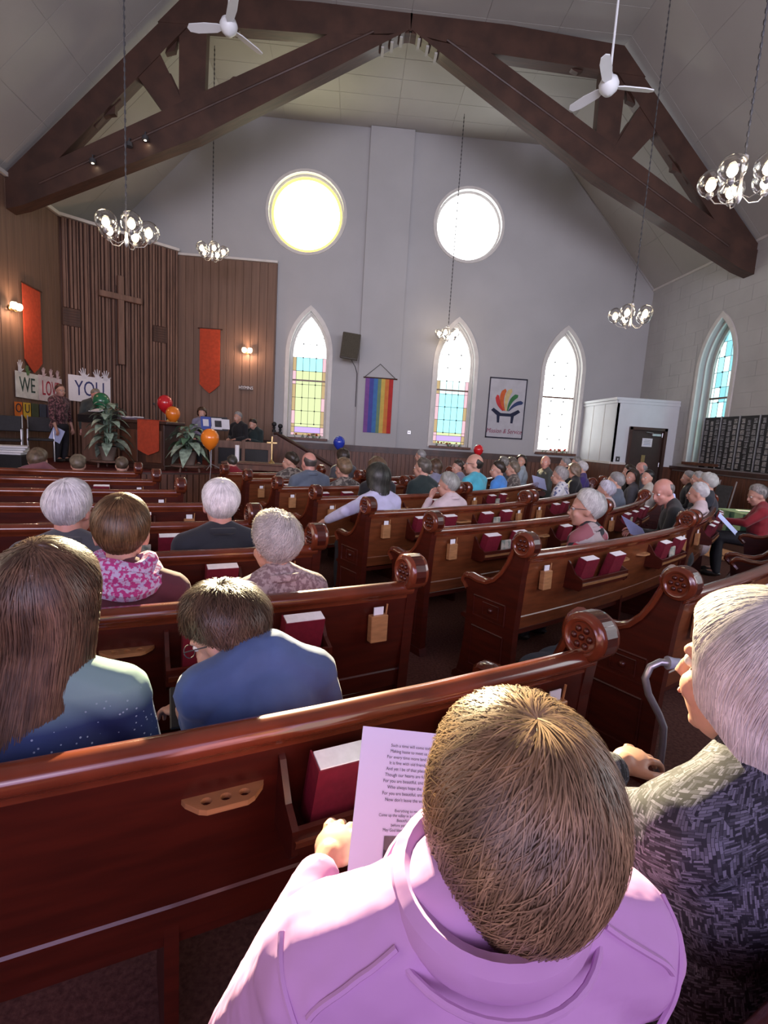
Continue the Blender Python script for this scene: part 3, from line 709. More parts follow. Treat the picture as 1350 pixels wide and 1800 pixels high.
# banners
def pennant(name, label, pts, n, mat, th=0.015, drop=0.0, parent=None):
    mb = MB(); o, u, v = pts        # origin top-left, u vector across, v vector down
    o, u, v = Vector(o), Vector(u), Vector(v); nn = u.cross(v).normalized() * th
    out = [(0, 0), (1, 0), (1, 0.86), (0.75, 0.94), (0.5, 1.0), (0.25, 0.94), (0, 0.86)]
    mb.prism(out, 0, 1, fn=lambda a, b, w: o + u * a + v * b + nn * w)
    return mb
t = thing('hanging_banner', 'long orange-red banner with rounded end on the wood wall beside the white signs', 'banner', (-6.30, 10.8, 2.0))
pennant(0, 0, ((-6.30, 10.55, 4.00), (0, 0.55, -0.02), (0, 0, -1.60)), 1, 0).build('cloth', MT['orangecloth'], t, world=True)
MB().tube([(-6.29, 10.50, 4.01), (-6.29, 11.13, 3.99)], 0.015, 8).build('rod', MT['darkwood'], t, world=True)
t = thing('hanging_banner', 'shorter orange-red pointed banner on the wood wall left of the arched windows', 'banner', (-3.66, 13.6, 2.4))
pennant(0, 0, ((-3.93, 13.62, 3.96), (0.50, 0, 0), (0, 0, -1.57)), 1, 0).build('cloth', MT['orangecloth'], t, world=True)
MB().tube([(-3.98, 13.63, 3.97), (-3.38, 13.63, 3.97)], 0.014, 8).build('rod', MT['darkwood'], t, world=True)
# wall lamps
def sconce(loc, nrm, label):
    t = thing('wall_lamp', label, 'wall lamp', loc); q = Vector(nrm); s = q.cross(Vector((0, 0, 1)))
    MB().lathe([(0.05, 0), (0.05, 0.02), (0.02, 0.03), (0, 0.03)], axis=q, n=14).build('wall_plate', MT['brass'], t, True)
    for k in (-1, 1):
        c = q * 0.12 + s * 0.07 * k + Vector((0, 0, 0.02))
        MB().tube([q * 0.02, q * 0.08 + s * 0.04 * k - Vector((0, 0, 0.05)), c - Vector((0, 0, 0.05))], 0.008, 6).build('arm', MT['brass'], t)
        g = MB().lathe([(0.02, -0.05), (0.05, -0.03), (0.065, 0.02), (0.055, 0.06), (0.04, 0.075)], c=c, n=14).build('lamp_shade', SHADE, t, True)
        MB().ball(c, 0.03, 8).build('bulb', MT['bulb'], g, True)
    l = bpy.data.lights.new('wall_lamp_glow', 'POINT'); l.energy = 14; l.color = (1, 0.62, 0.4); l.shadow_soft_size = 0.05
    lo = bpy.data.objects.new('wall_lamp_glow', l); COL.objects.link(lo); lo.parent = t; lo.location = q * 0.24
    return t
SHADE = emis('lit_glass_shade', (1.0, 0.72, 0.50), 3.2)
sconce((XL + 0.09, 10.20, 3.47), (1, 0, 0), 'lit twin wall lamp at the left edge of the chancel beside long orange banner')
sconce((-2.75, YM - 0.11, 3.47), (0, -1, 0), 'lit twin wall lamp on the wood wall right of the shorter orange banner')
t = thing('hymn_sign', 'small dark wall plaque with white lettering under the right wall lamp', 'sign', (-2.78, YM - 0.11, 2.55))
MB().bbox((0, -0.01, 0.04), (0.34, 0.02, 0.12), 0.004).build('plaque', MT['darkwood'], t)
text_mesh('HYMNS', 0.11, 'lettering', MT['paper'], Matrix.Translation((-2.78, YM - 0.135, 2.59)) @ Matrix.Rotation(PI / 2, 4, 'X'), t, depth=0.002)
# ---- paper signs
def sign_board(label, P0, P1, z0, z1, words, col, mat=None):
    """P0, P1: left and right bottom corners on the ground plane; wall behind"""
    a = Vector((*P0, 0)); b = Vector((*P1, 0)); u = (b - a); w = u.length; u = u / w; nrm = Vector((u.y, -u.x, 0))
    t = thing('paper_sign', label, 'sign', ((a + b) / 2 + Vector((0, 0, z0))))
    fn = lambda x, y, d: a + u * x + nrm * d + Vector((0, 0, y))
    MB().prism([(0, z0 + 0.02), (w, z0), (w, z1 - 0.01), (0, z1)], 0.0, 0.008, fn=fn).build('sheet', mat or MT['paper'], t, world=True)
    m = Matrix(((u.x, 0, nrm.x, 0), (u.y, 0, nrm.y, 0), (0, 1, 0, 0), (0, 0, 0, 1)))
    h = (z1 - z0) * 0.80
    if words: 
        o = text_mesh(words, h, 'lettering', col, Matrix.Translation(fn(w / 2, (z0 + z1) / 2, 0.010)) @ m @ Matrix.Scale(0.62 if len(words) > 2 else 0.8, 4, (1, 0, 0)), t, depth=0.002)
    return t, fn, w
MGREEN = M('dark_green_marker', (0.03, 0.07, 0.06), 0.7); MRED = M('red_marker', (0.42, 0.02, 0.05), 0.7); MBLUE = M('navy_marker', (0.03, 0.04, 0.16), 0.7)
MHAND = M('white_paper_hand', (0.72, 0.72, 0.78), 0.7); MHANDP = M('pink_paper_hand', (0.72, 0.55, 0.58), 0.7); MPINKP = M('pale_pink_sheet', (0.78, 0.68, 0.70), 0.7); MCREAM = M('cream_sheet', (0.74, 0.74, 0.70), 0.7)
def hand_cut(fn, x, z, h, lean, mat, par, n='paper_hand'):
    mb = MB(); f = lambda u, v, d: fn(x + u * math.cos(lean) + v * math.sin(lean), z - u * math.sin(lean) + v * math.cos(lean), d)
    mb.prism([(-0.04 * h, 0), (0.04 * h, 0), (0.055 * h, 0.09 * h), (-0.055 * h, 0.09 * h)], 0.012, 0.016, fn=f)
    for k, (a, L) in enumerate(((-0.5, 0.09), (-0.22, 0.13), (0.0, 0.145), (0.22, 0.13), (0.85, 0.09))):
        x0 = (-0.042 + 0.021 * k) * h; z0 = 0.085 * h if k < 4 else 0.04 * h
        dx, dz = math.sin(a) * L * h, math.cos(a) * L * h; wx, wz = 0.012 * h * math.cos(a), -0.012 * h * math.sin(a)
        mb.prism([(x0 - wx, z0 - wz), (x0 + wx, z0 + wz), (x0 + wx * .7 + dx, z0 + wz * .7 + dz), (x0 + dx * 1.05, z0 + dz * 1.05), (x0 - wx * .7 + dx, z0 - wz * .7 + dz)], 0.012, 0.016, fn=f)
    return mb.build(n, mat, par, world=True)
XS = XL + 0.10
t, f1, w1 = sign_board('white paper sheet lettered WE in dark green on the chancel wall', (XS, 10.25), (XS, 10.96), 1.872, 2.374, 'WE', MGREEN, MCREAM)
hand_cut(f1, 0.12, 2.374 - 0.02, 1.0, 0.2, MHAND, t); hand_cut(f1, 0.38, 2.374 - 0.05, 0.8, -0.2, M('green_paper_hand', (0.10, 0.20, 0.08), 0.7), t)
t, f2, w2 = sign_board('pale pink paper sheet lettered LOVE in red between the other two sheets', (XS, 10.97), (XS, 11.80), 1.855, 2.381, 'LOVE', MRED, MPINKP)
for x in (0.16, 0.42, 0.66): hand_cut(f2, x, 2.381 - 0.03, 0.8, 0.1, MHANDP, t)
pa = dg(LL - 0.10, 0.125, 0); pb = dg(LL - 0.95, 0.125, 0)
t, f3, w3 = sign_board('white paper sheet lettered YOU in navy with paper hands along its top', (pa.x, pa.y), (pb.x, pb.y), 1.92, 2.50, 'YOU', MBLUE, MT['paper'])
for x, l in ((0.32, -0.15), (0.58, 0.0), (0.74, 0.15)): hand_cut(f3, x, 2.44, 1.0, l, MHAND, t)
for k, (nm, c, ch, y) in enumerate((('orange', (0.80, 0.20, 0.03), 'O', 10.20), ('yellow', (0.80, 0.52, 0.05), 'U', 10.46), ('olive green', (0.08, 0.11, 0.06), '', 10.72), ('slate blue', (0.06, 0.08, 0.13), '', 10.98), ('dull purple', (0.07, 0.05, 0.10), '', 11.24))):
    t = thing('paper_pennant', '%s paper pennant%s hanging below the lettered sheets' % (nm, ' with letter ' + ch if ch else ''), 'pennant', (XS, y, 1.45))
    MB().prism([(0, 1.80), (0.22, 1.80), (0.22, 1.55), (0.11, 1.45), (0, 1.55)], 0.0, 0.008, fn=lambda u, v, w: (XS + w, y + u, v)).build('sheet', M(nm.replace(' ', '_') + '_sheet', c, 0.7), t, world=True)
    if ch: text_mesh(ch, 0.24, 'lettering', MT['ink'], Matrix.Translation((XS + 0.010, y + 0.11, 1.68)) @ Matrix(((0, 0, 1, 0), (1, 0, 0, 0), (0, 1, 0, 0), (0, 0, 0, 1))), t, depth=0.002)
# ---- lectern, pulpit and table
lx, ly = -4.940, 10.45
t = thing('lectern', 'tall black-topped lectern with pale brown body on the platform', 'lectern', (lx, ly, PZ0), -0.5)
MB().bbox((0, 0, 0.40), (0.46, 0.36, 0.80), 0.01).build('body', MT['slat'], t)
MB().prism([(-0.20, 0.80), (0.22, 0.80), (0.22, 1.06), (-0.20, 0.94)], -0.30, 0.30, fn=lambda u, v, w: (w, u, v)).build('desk_top', MT['black'], t)
MB().box((0.02, 0.0, 1.04), (0.30, 0.20, 0.015), rot=Matrix.Rotation(0.28, 3, 'X')).build('open_page', MT['paper'], t)
MB().bbox((0, 0, 0.03), (0.52, 0.42, 0.06), 0.01).build('base', MT['darkwood'], t)
px_, py_ = -3.876, 10.25
t = thing('pulpit', 'broad dark wooden pulpit carrying the orange cloth in the middle of the platform', 'pulpit', (px_, py_, PZ0), -0.3)
MB().bbox((0, 0, 0.42), (0.95, 0.45, 0.84), 0.01).build('body', MT['darkwood'], t)
MB().bbox((0, 0.02, 0.87), (1.12, 0.56, 0.06), 0.012).build('worktop', MT['darkwood'], t)
MB().bbox((-0.36, 0.0, 0.915), (0.46, 0.34, 0.03), 0.004).build('desk_pad', M('grey_purple_cloth', (0.16, 0.12, 0.16), 0.8), t)
for k in (-1, 1): MB().bbox((0.26 * k, -0.235, 0.42), (0.34, 0.02, 0.6), 0.006).build('front_panel', MT['wains'], t)
MB().bbox((0, 0, 0.04), (1.05, 0.55, 0.08), 0.01).build('base', MT['darkwood'], t)
t = thing('pulpit_cloth', 'orange-red pointed cloth hanging over the pulpit front', 'cloth', (px_ + 0.1, py_ - 0.33, 1.0))
u_ = Vector((math.cos(-0.3), math.sin(-0.3), 0)); n_ = Vector((u_.y, -u_.x, 0)); o_ = Vector((px_, py_, 0)) + n_ * 0.275
pennant(0, 0, (o_ + u_ * -0.06 + Vector((0, 0, 1.62)), u_ * 0.46, Vector((0, 0, -0.66))), 1, 0, th=0.012).build('cloth', MT['orangecloth'], t, world=True)
MB().prism([(-0.06, 0), (0.40, 0), (0.40, 0.3), (-0.06, 0.3)], 0, 0.012, fn=lambda a, b, w: o_ + u_ * a - n_ * b + Vector((0, 0, 1.604 + w))).build('top_fold', MT['orangecloth'], t, world=True)
t = thing('open_book', 'open white book lying on the left half of the pulpit', 'book', (px_ - 0.36, py_ + 0.05, PZ0 + 0.932), -0.3)
for k in (-1, 1): MB().bbox((0.09 * k, 0, 0.012), (0.18, 0.24, 0.022), 0.004, rot=Matrix.Rotation(-0.1 * k, 3, 'Y')).build('page_block', MT['paper'], t)
t = thing('microphone', 'thin black gooseneck microphone standing on the pulpit', 'microphone', (px_ + 0.05, py_ + 0.18, PZ0 + 0.90))
MB().lathe([(0.05, 0), (0.05, 0.015), (0.012, 0.02), (0.01, 0.04)], n=14).build('base', MT['black'], t, True)
MB().tube([(0, 0, 0.03), (0, 0.0, 0.16), (-0.02, 0.03, 0.26), (-0.06, 0.07, 0.32)], 0.006, 6).build('gooseneck', MT['black'], t, True)
MB().ball((-0.07, 0.08, 0.33), 0.022, 8).build('head', MT['dark'], t, True)
# ---- leafy plants
def leafy(loc, h, n, label, pot=True, seed=1, sp=0.42):
    rnd = random.Random(seed); t = thing('potted_plant', label, 'plant', loc)
    MB().lathe([(0.10, 0), (0.15, 0.22), (0.165, 0.24), (0.15, 0.25), (0.13, 0.22), (0, 0.22)], n=18).build('pot', M('clay_pot', (0.20, 0.15, 0.12), 0.7), t, True)
    st = MB()
    for k in range(5):
        a = k * 1.256; st.tube([(0.02 * math.cos(a), 0.02 * math.sin(a), 0.2), (0.05 * math.cos(a), 0.05 * math.sin(a), h * 0.5), (0.07 * math.cos(a), 0.07 * math.sin(a), h * 0.85)], 0.012, 5)
    st.build('stem', MT['green'], t, True)
    for k in range(n):
        a = k * 2.399 + rnd.random() * 0.4; z0 = 0.25 + (h - 0.30) * (k / n); L = sp * (0.75 + rnd.random() * 0.4) * (1 - 0.35 * k / n); up = 0.15 + 0.5 * k / n + rnd.random() * 0.2
        W = L * 0.24; V = []; F = []; m = 6
        for i in range(m + 1):
            s = i / m; r_ = 0.04 + L * s; zz = z0 + L * (up * s * 1.6 - 1.1 * s * s); w = W * math.sin(PI * min(1, 0.08 + s * 0.92)) + 0.004
            for q in (-1, 0, 1):
                V.append((math.cos(a) * r_ - math.sin(a) * w * q, math.sin(a) * r_ + math.cos(a) * w * q, zz + (0.012 if q else 0)))
        V2_ = [(x, y, z - 0.003) for x, y, z in V]; nn = len(V)
        for i in range(m):
            for q in range(2): F.append((i * 3 + q, i * 3 + q + 1, i * 3 + q + 4, i * 3 + q + 3)); F.append((nn + i * 3 + q, nn + i * 3 + q + 3, nn + i * 3 + q + 4, nn + i * 3 + q + 1))
        MB().add(V + V2_, F).build('leaf', MT['leafpale'] if (k % 3 or seed == 2) else MT['green'], t, True)
    return t
for (x, y, h, n, lab, sd) in ((-4.481, 9.85, 1.05, 34, 'tall pale-leaved plant in front of the lectern', 2), (-3.012, 9.80, 0.72, 32, 'bushy leafy plant on a stand right of the pulpit', 3)):
    st = thing('plant_stand', 'low %s plant stand under the %s plant' % (('round wooden', 'taller') if sd == 2 else ('wide oval', 'bushy')), 'plant stand', (x, y, PZ0))
    MB().lathe([(0.30, 0.10), (0.31, 0.115), (0.31, 0.13), (0.0, 0.13)], n=24).build('stand_top', MT['slat'], st, True)
    for k in range(3): a = k * 2.09; MB().tube([(0.2 * math.cos(a), 0.2 * math.sin(a), 0), (0.18 * math.cos(a), 0.18 * math.sin(a), 0.11)], 0.018, 8).build('leg', MT['slat'], st)
    leafy((x, y, PZ0 + 0.131), h, n, lab, seed=sd, sp=0.40)
# ---- balloons
def balloon(x, y, z, r, c, label, anchor=None, ribbon=0.6):
    t = thing('balloon', label, 'balloon', (x, y, z))
    m = M(label.split()[0] + '_balloon_rubber', c, 0.22, var=0.03, coat=0.5)
    MB().lathe([(0.001, 1.12 * r), (0.35 * r, 1.07 * r), (0.7 * r, 0.83 * r), (0.94 * r, 0.42 * r), (1.0 * r, 0.05 * r), (0.93 * r, -0.35 * r), (0.72 * r, -0.75 * r), (0.40 * r, -1.10 * r), (0.12 * r, -1.30 * r), (0.04 * r, -1.33 * r)], n=24).build('skin', m, t, True)
    MB().lathe([(0.03 * r, -1.33 * r), (0.10 * r, -1.42 * r), (0.0, -1.38 * r)], n=10).build('knot', m, t, True)
    MB().tube([(0, 0, -1.38 * r), (0.02, 0.01, -1.4 * r - ribbon * 0.5), (0.0, 0.0, -1.4 * r - ribbon)], 0.003, 4).build('ribbon', MT['paper'], t)
    return t
BAL = [((-3.842, 10.950, 1.970), 0.15, (0.62, 0.02, 0.03), 'red balloon highest of the bunch beside the pulpit', 0.5), ((-3.616, 10.750, 1.759), 0.14, (0.85, 0.22, 0.02), 'orange balloon just below the red one beside the pulpit', 0.4),
       ((-3.723, 11.000, 1.543), 0.13, (0.80, 0.68, 0.20), 'yellow balloon half hidden behind pulpit corner under the orange one', 0.3), ((-2.387, 8.900, 1.358), 0.15, (0.95, 0.25, 0.02), 'bright orange balloon in front of the choir rail', 0.55),
       ((-5.075, 10.900, 1.921), 0.16, (0.02, 0.16, 0.07), 'dark green balloon behind the man at the lectern', 0.5), ((-0.314, 12.400, 1.367), 0.14, (0.03, 0.06, 0.50), 'blue balloon below the rainbow flag on the left', 1.3),
       ((3.101, 12.600, 1.387), 0.12, (0.75, 0.02, 0.03), 'red balloon below the white banner', 1.3)]
for b in BAL: balloon(*b[0], b[1], b[2], b[3], ribbon=b[4])
# ---- choir rail, communion table, candle, brass cross
cx0, cx1 = -2.796, -1.682
t = thing('choir_rail', 'long brown wooden choir rail in front of the musicians', 'railing', ((cx0 + cx1) / 2, 10.9, PZ0))
MB().bbox((0, 0, 0.52), (cx1 - cx0, 0.05, 0.15), 0.006).build('top_rail', MT['slat'], t)
MB().bbox((0, 0, 0.06), (cx1 - cx0, 0.05, 0.10), 0.006).build('bottom_rail', MT['slat'], t)
for k in (-1, 0, 1): MB().bbox(((cx1 - cx0) / 2 * k * 0.98, 0, 0.31), (0.07, 0.07, 0.62), 0.006).build('post', MT['slat'], t)
MB().box((0, 0.01, 0.28), (cx1 - cx0 - 0.1, 0.012, 0.34)).build('panel', MT['black'], t)
tx, ty = -1.720, 9.9
t = thing('communion_table', 'low reddish-brown communion table in front of the choir rail', 'table', (tx, 9.75, PZ0))
MB().bbox((0, 0, 0.235), (1.25, 0.55, 0.03), 0.006).build('tabletop', MT['wains'], t)
MB().bbox((0, -0.22, 0.17), (1.15, 0.03, 0.10), 0.004).build('apron', MT['wains'], t)
for a in (-0.55, 0.55):
    for b in (-0.21, 0.21): MB().bbox((a, b, 0.11), (0.07, 0.07, 0.22), 0.006).build('leg', MT['wains'], t)
t = thing('brass_cross', 'small metal cross on a stem standing on the communion table', 'cross', (-1.483, 9.75, PZ0 + 0.25))
MB().lathe([(0.06, 0), (0.055, 0.02), (0.02, 0.05), (0.012, 0.08), (0.012, 0.2)], n=14).build('base', MT['brass'], t, True)
MB().bbox((0, 0, 0.34), (0.030, 0.022, 0.32), 0.004).build('upright', MT['brass'], t); MB().bbox((0, 0, 0.38), (0.19, 0.022, 0.030), 0.004).build('crossbar', MT['brass'], t)
t = thing('pillar_candle', 'thick white candle with greenery at its foot on the communion table', 'candle', (-2.237 + 0.12, 9.75, PZ0 + 0.25))
MB().lathe([(0.04, 0.0), (0.04, 0.30), (0.0, 0.295)], n=14).build('wax', MT['pages'], t, True); MB().tube([(0, 0, 0.29), (0, 0, 0.33)], 0.003, 4).build('wick', MT['ink'], t)
# music stand with sheets, seen between the plant and the balloon
t = thing('music_stand', 'silver music stand holding blue and white sheets', 'music stand', (-2.801, 10.55, PZ0))
MB().tube([(0, 0, 0.05), (0, 0, 0.86)], 0.012, 8).build('pole', MT['metal'], t)
for k in range(3): a = k * 2.09 + 0.4; MB().tube([(0, 0, 0.12), (0.22 * math.cos(a), 0.22 * math.sin(a), 0.01)], 0.009, 6).build('leg', MT['metal'], t)
R_ = Matrix.Rotation(0.3, 3, 'X')
MB().bbox((0.05, 0.02, 0.92), (0.52, 0.012, 0.28), 0.003, rot=R_).build('desk', MT['dark'], t)
for k, (x, m_) in enumerate(((-0.11, M('blue_sheet', (0.08, 0.12, 0.42), 0.7)), (0.10, MT['paper']), (0.25, MT['paper']))): MB().box((x, 0.006 - 0.004 * k, 0.92), (0.20, 0.003, 0.26 - 0.03 * k), rot=R_).build('sheet', m_, t)
MB().box((-0.11, -0.004, 0.93), (0.11, 0.003, 0.14), rot=R_).build('picture', MT['paper'], t); MB().box((0.13, -0.006, 0.92), (0.13, 0.003, 0.13), rot=R_).build('picture', MT['dark'], t)
# folding chairs at the left edge
for k, (x, y, rz) in enumerate(((-5.998, 9.45, 0.5), (-6.108 + 0.16, 10.35, 0.5))):
    t = thing('folding_chair', ('metal-framed dark chair at the left edge of the platform', 'metal-framed dark chair just left of the standing woman')[k], 'chair', (x, y, PZ0), rz, 'chairs on the platform')
    MB().bbox((0, 0, 0.42), (0.42, 0.40, 0.05), 0.01).build('seat', MT['black'], t); MB().bbox((0, 0.20, 0.70), (0.40, 0.03, 0.28), 0.01, rot=Matrix.Rotation(-0.15, 3, 'X')).build('backrest', MT['black'], t)
    for s in (-1, 1):
        MB().tube([(0.21 * s, -0.19, 0.01), (0.21 * s, -0.16, 0.42), (0.21 * s, -0.15, 0.60), (0.21 * s, 0.18, 0.62)], 0.012, 8).build('leg', MT['metal'], t, True)
        MB().tube([(0.21 * s, 0.26, 0.01), (0.21 * s, 0.16, 0.42), (0.21 * s, 0.24, 0.86)], 0.012, 8).build('leg', MT['metal'], t, True)
# keyboard / papers pile at the far left in front
t = thing('paper_pile', 'pile of white boxes and papers at the left edge below the chairs', 'papers', (-5.476, 8.6, 0.73))
for k in range(4): MB().bbox((0.03 * k - 0.05, 0, 0.22 + 0.035 * k), (0.62 - 0.04 * k, 0.40, 0.03), 0.004, 0.2 + 0.1 * k).build('box', (MT['paper'], MT['pages'], MT['white'], MT['paper'])[k], t)
MB().bbox((0, 0, 0.10), (0.7, 0.45, 0.20), 0.01).build('tray', MT['black'], t)
tag(struct(MB().bbox((-5.476, 8.6, 0.365), (0.9, 0.5, 0.73), 0.01), 'trim_13', MT['darkwood']))
# ---- sloping stair wall with newel figures against the front wall
x0, x1 = -1.835, -0.350; z0, z1 = 1.490, 0.654
st = struct(MB().prism([(x0 - 0.12, 0), (x1 + 0.1, 0), (x1 + 0.1, z1 - 0.05), (x0, z0 - 0.05), (x0 - 0.12, z0 - 0.05)], 12.88, 12.93, fn=mainfn), 'trim_14', MT['wains'])
MB().tube([(x0 - 0.1, 12.90, z0), (x0, 12.90, z0), (x1 + 0.12, 12.90, z1)], 0.045, 8).build('handrail', MT['darkwood'], st, world=True)
for k in (0, 1):
    t = thing('newel_finial', '%s dark carved finial at the top of the stair rail' % ('left', 'right')[k], 'finial', (x0 - 0.09 + 0.15 * k, 12.90, z0 + 0.03 - 0.04 * k))
    MB().lathe([(0.05, 0), (0.05, 0.04), (0.025, 0.07), (0.04, 0.11), (0.022, 0.14)], n=12).build('base', MT['black'], t, True); MB().ball((0, 0, 0.19), 0.06, 12).build('ball', MT['black'], t, True)

# ================================================================ THINGS ON THE WALLS
# vestibule box in the right corner
BX, BY = 6.17, 12.0
vb = MB()
vb.box((BX + 0.03, (BY + YM) / 2, (1.26 + 2.76) / 2), (0.06, YM - BY, 1.50))
dx0, dx1, dz1 = 6.530, 7.447, 2.158
vb.box(((BX + dx0) / 2, BY + 0.03, 2.01), (dx0 - BX, 0.06, 1.50)).box(((dx1 + XR) / 2, BY + 0.03, 2.01), (XR - dx1, 0.06, 1.50)).box(((dx0 + dx1) / 2, BY + 0.03, (dz1 + 2.76) / 2), (dx1 - dx0, 0.06, 2.76 - dz1))
vb.box(((BX + XR) / 2, (BY + YM) / 2, 2.79), (XR - BX + 0.08, YM - BY + 0.04, 0.06))
vb.box((BX - 0.01, (BY + YM) / 2, 2.72), (0.03, YM - BY, 0.06)).box(((BX + XR) / 2, BY - 0.01, 2.72), (XR - BX, 0.03, 0.06))
v = struct(vb, 'wall_vestibule', MT['white'])
MB().box((BX + 0.02, (BY + YM) / 2, 0.63), (0.08, YM - BY, 1.26)).box(((BX + dx0) / 2, BY + 0.02, 0.63), (dx0 - BX, 0.08, 1.26)).box(((dx1 + XR) / 2, BY + 0.02, 0.63), (XR - dx1, 0.08, 1.26)).build('dado', MT['wains'], v)
for y in (12.6, 13.2): MB().box((BX - 0.002, y, 2.0), (0.008, 0.02, 1.42)).build('panel_joint', MT['trimwhite'], v)
MB().box((BX - 0.01, (BY + YM) / 2, 1.28), (0.04, YM - BY, 0.05)).box(((BX + dx0) / 2, BY - 0.01, 1.28), (dx0 - BX, 0.04, 0.05)).build('cap_rail', MT['trimwhite'], v)
dr = struct(MB().bbox(((dx0 + dx1) / 2, BY + 0.06, dz1 / 2), (dx1 - dx0 - 0.10, 0.05, dz1 - 0.06), 0.006), 'door_1', MT['door'])
MB().box((dx0 + 0.03, BY, dz1 / 2), (0.07, 0.10, dz1)).box((dx1 - 0.03, BY, dz1 / 2), (0.07, 0.10, dz1)).box(((dx0 + dx1) / 2, BY, dz1 - 0.03), (dx1 - dx0, 0.10, 0.07)).build('door_frame', MT['darkwood'], dr)
MB().bbox(((dx0 + dx1) / 2 - 0.02, BY + 0.025, 1.36), (0.09, 0.012, 0.30), 0.003).build('push_plate', MT['brass'], dr)
MB().bbox(((dx0 + dx1) / 2 + 0.22, BY - 0.0, dz1 - 0.16), (0.22, 0.06, 0.06), 0.006).tube([((dx0 + dx1) / 2 + 0.12, BY - 0.03, dz1 - 0.12), ((dx0 + dx1) / 2 - 0.06, BY - 0.06, dz1 - 0.11)], 0.010, 6).build('door_closer', MT['metal'], dr)
for z in (0.4, 1.3, 2.0): MB().tube([(dx1 - 0.07, BY + 0.03, z - 0.05), (dx1 - 0.07, BY + 0.03, z + 0.05)], 0.012, 8).build('hinge', MT['metal'], dr)
t = thing('door_notice', 'white printed notice taped to the dark vestibule door', 'notice', ((dx0 + dx1) / 2 + 0.03, BY + 0.025, 1.70))
MB().box((0, 0, 0.11), (0.25, 0.004, 0.20)).build('sheet', MT['paper'], t)
for q in range(4): MB().box((0, -0.003, 0.06 + 0.035 * q), (0.17 - 0.02 * (q % 2), 0.002, 0.007)).build('print_line', M('blue_print', (0.1, 0.2, 0.45), 0.7) if q == 0 else MT['ink'], t)
t = thing('light_switch', 'small dark switch plate on the vestibule beside the door', 'switch', (BX + 0.16, BY - 0.006, 1.38))
MB().bbox((0, 0, 0), (0.10, 0.012, 0.12), 0.003).build('plate', MT['dark'], t); MB().box((0, -0.008, 0), (0.02, 0.01, 0.04)).build('toggle', MT['paper'], t)
# ---- boards of portrait photographs on the right wall
bz0, bz1 = 1.33, 2.40; by = 10.98; bwid = 0.50
ph = [M('portrait_grey_%d' % k, c, 0.5, c2=c2, scale=30) for k, (c, c2) in enumerate((((0.10, 0.10, 0.11), (0.32, 0.32, 0.33)), ((0.05, 0.05, 0.06), (0.24, 0.24, 0.25)), ((0.14, 0.13, 0.12), (0.42, 0.41, 0.40))))]
for b in range(6):
    y1 = by - b * (bwid + 0.02); y0 = y1 - bwid
    t = thing('photo_board', 'black board of small portrait photographs, %s along the right wall from the window' % ('first', 'second', 'third', 'fourth', 'fifth', 'sixth')[b], 'photo board', (XR - 0.03, (y0 + y1) / 2, bz0), 0, 'boards of portrait photographs')
    MB().bbox((XR - 0.03, (y0 + y1) / 2, (bz0 + bz1) / 2), (0.03, bwid, bz1 - bz0), 0.004).build('backing', MT['black'], t, world=True)
    MB().box((XR - 0.05, y1 + 0.008, (bz0 + bz1) / 2), (0.03, 0.018, bz1 - bz0 + 0.02)).build('edge_strip', MT['metal'], t, world=True)
    for i in range(3):
        for j in range(9):
            c = (XR - 0.048, y1 - 0.09 - i * 0.155 + random.uniform(-.01, .01), bz1 - 0.09 - j * 0.112 - (0.03 if i == 1 else 0))
            w = 0.07 + random.random() * 0.03
            o = MB().box(c, (0.006, w, 0.075)).build('portrait', ph[(i * 2 + j * 3 + b) % 3], t, world=True)
            MB().box((c[0], c[1], c[2] - 0.046), (0.008, w, 0.007)).build('caption_strip', MT['white'], o, world=True)
# ---- rainbow flag
fx0, fx1 = 0.260, 0.979; fz1, fz0 = 3.047, 1.658
t = thing('rainbow_flag', 'vertical rainbow striped flag hanging from a rod on the front wall', 'flag', ((fx0 + fx1) / 2, 13.66, fz0))
RC = [('purple', (0.20, 0.08, 0.30)), ('indigo', (0.07, 0.08, 0.34)), ('blue', (0.06, 0.18, 0.42)), ('green', (0.16, 0.26, 0.16)), ('yellow', (0.60, 0.44, 0.10)), ('orange', (0.62, 0.20, 0.05)), ('red', (0.45, 0.03, 0.03))]
wS = [0.15, 0.15, 0.15, 0.12, 0.14, 0.14, 0.15]; xx = fx0
for (nm, c), w in zip(RC, wS):
    w = w * (fx1 - fx0)
    P = [(xx, fz0), (xx + w, fz0), (xx + w, fz1), (xx, fz1)]
    MB().prism(P, 13.655, 13.661 + 0.002 * (RC.index((nm, c)) % 2), fn=mainfn).build('stripe', M(nm + '_stripe_cloth', c, 0.85, var=0.08, scale=8), t, world=True); xx += w
MB().tube([(fx0 - 0.06, 13.662, fz1 + 0.01), (fx1 + 0.10, 13.662, fz1 + 0.01)], 0.018, 8).build('rod', MT['darkwood'], t, world=True)
xm = (fx0 + fx1) / 2; MB().tube([(fx0 - 0.02, 13.60, fz1 + 0.02), (xm, 13.62, fz1 + 0.36), (fx1 + 0.04, 13.60, fz1 + 0.02)], 0.008, 5).build('cord', MT['dark'], t, world=True)
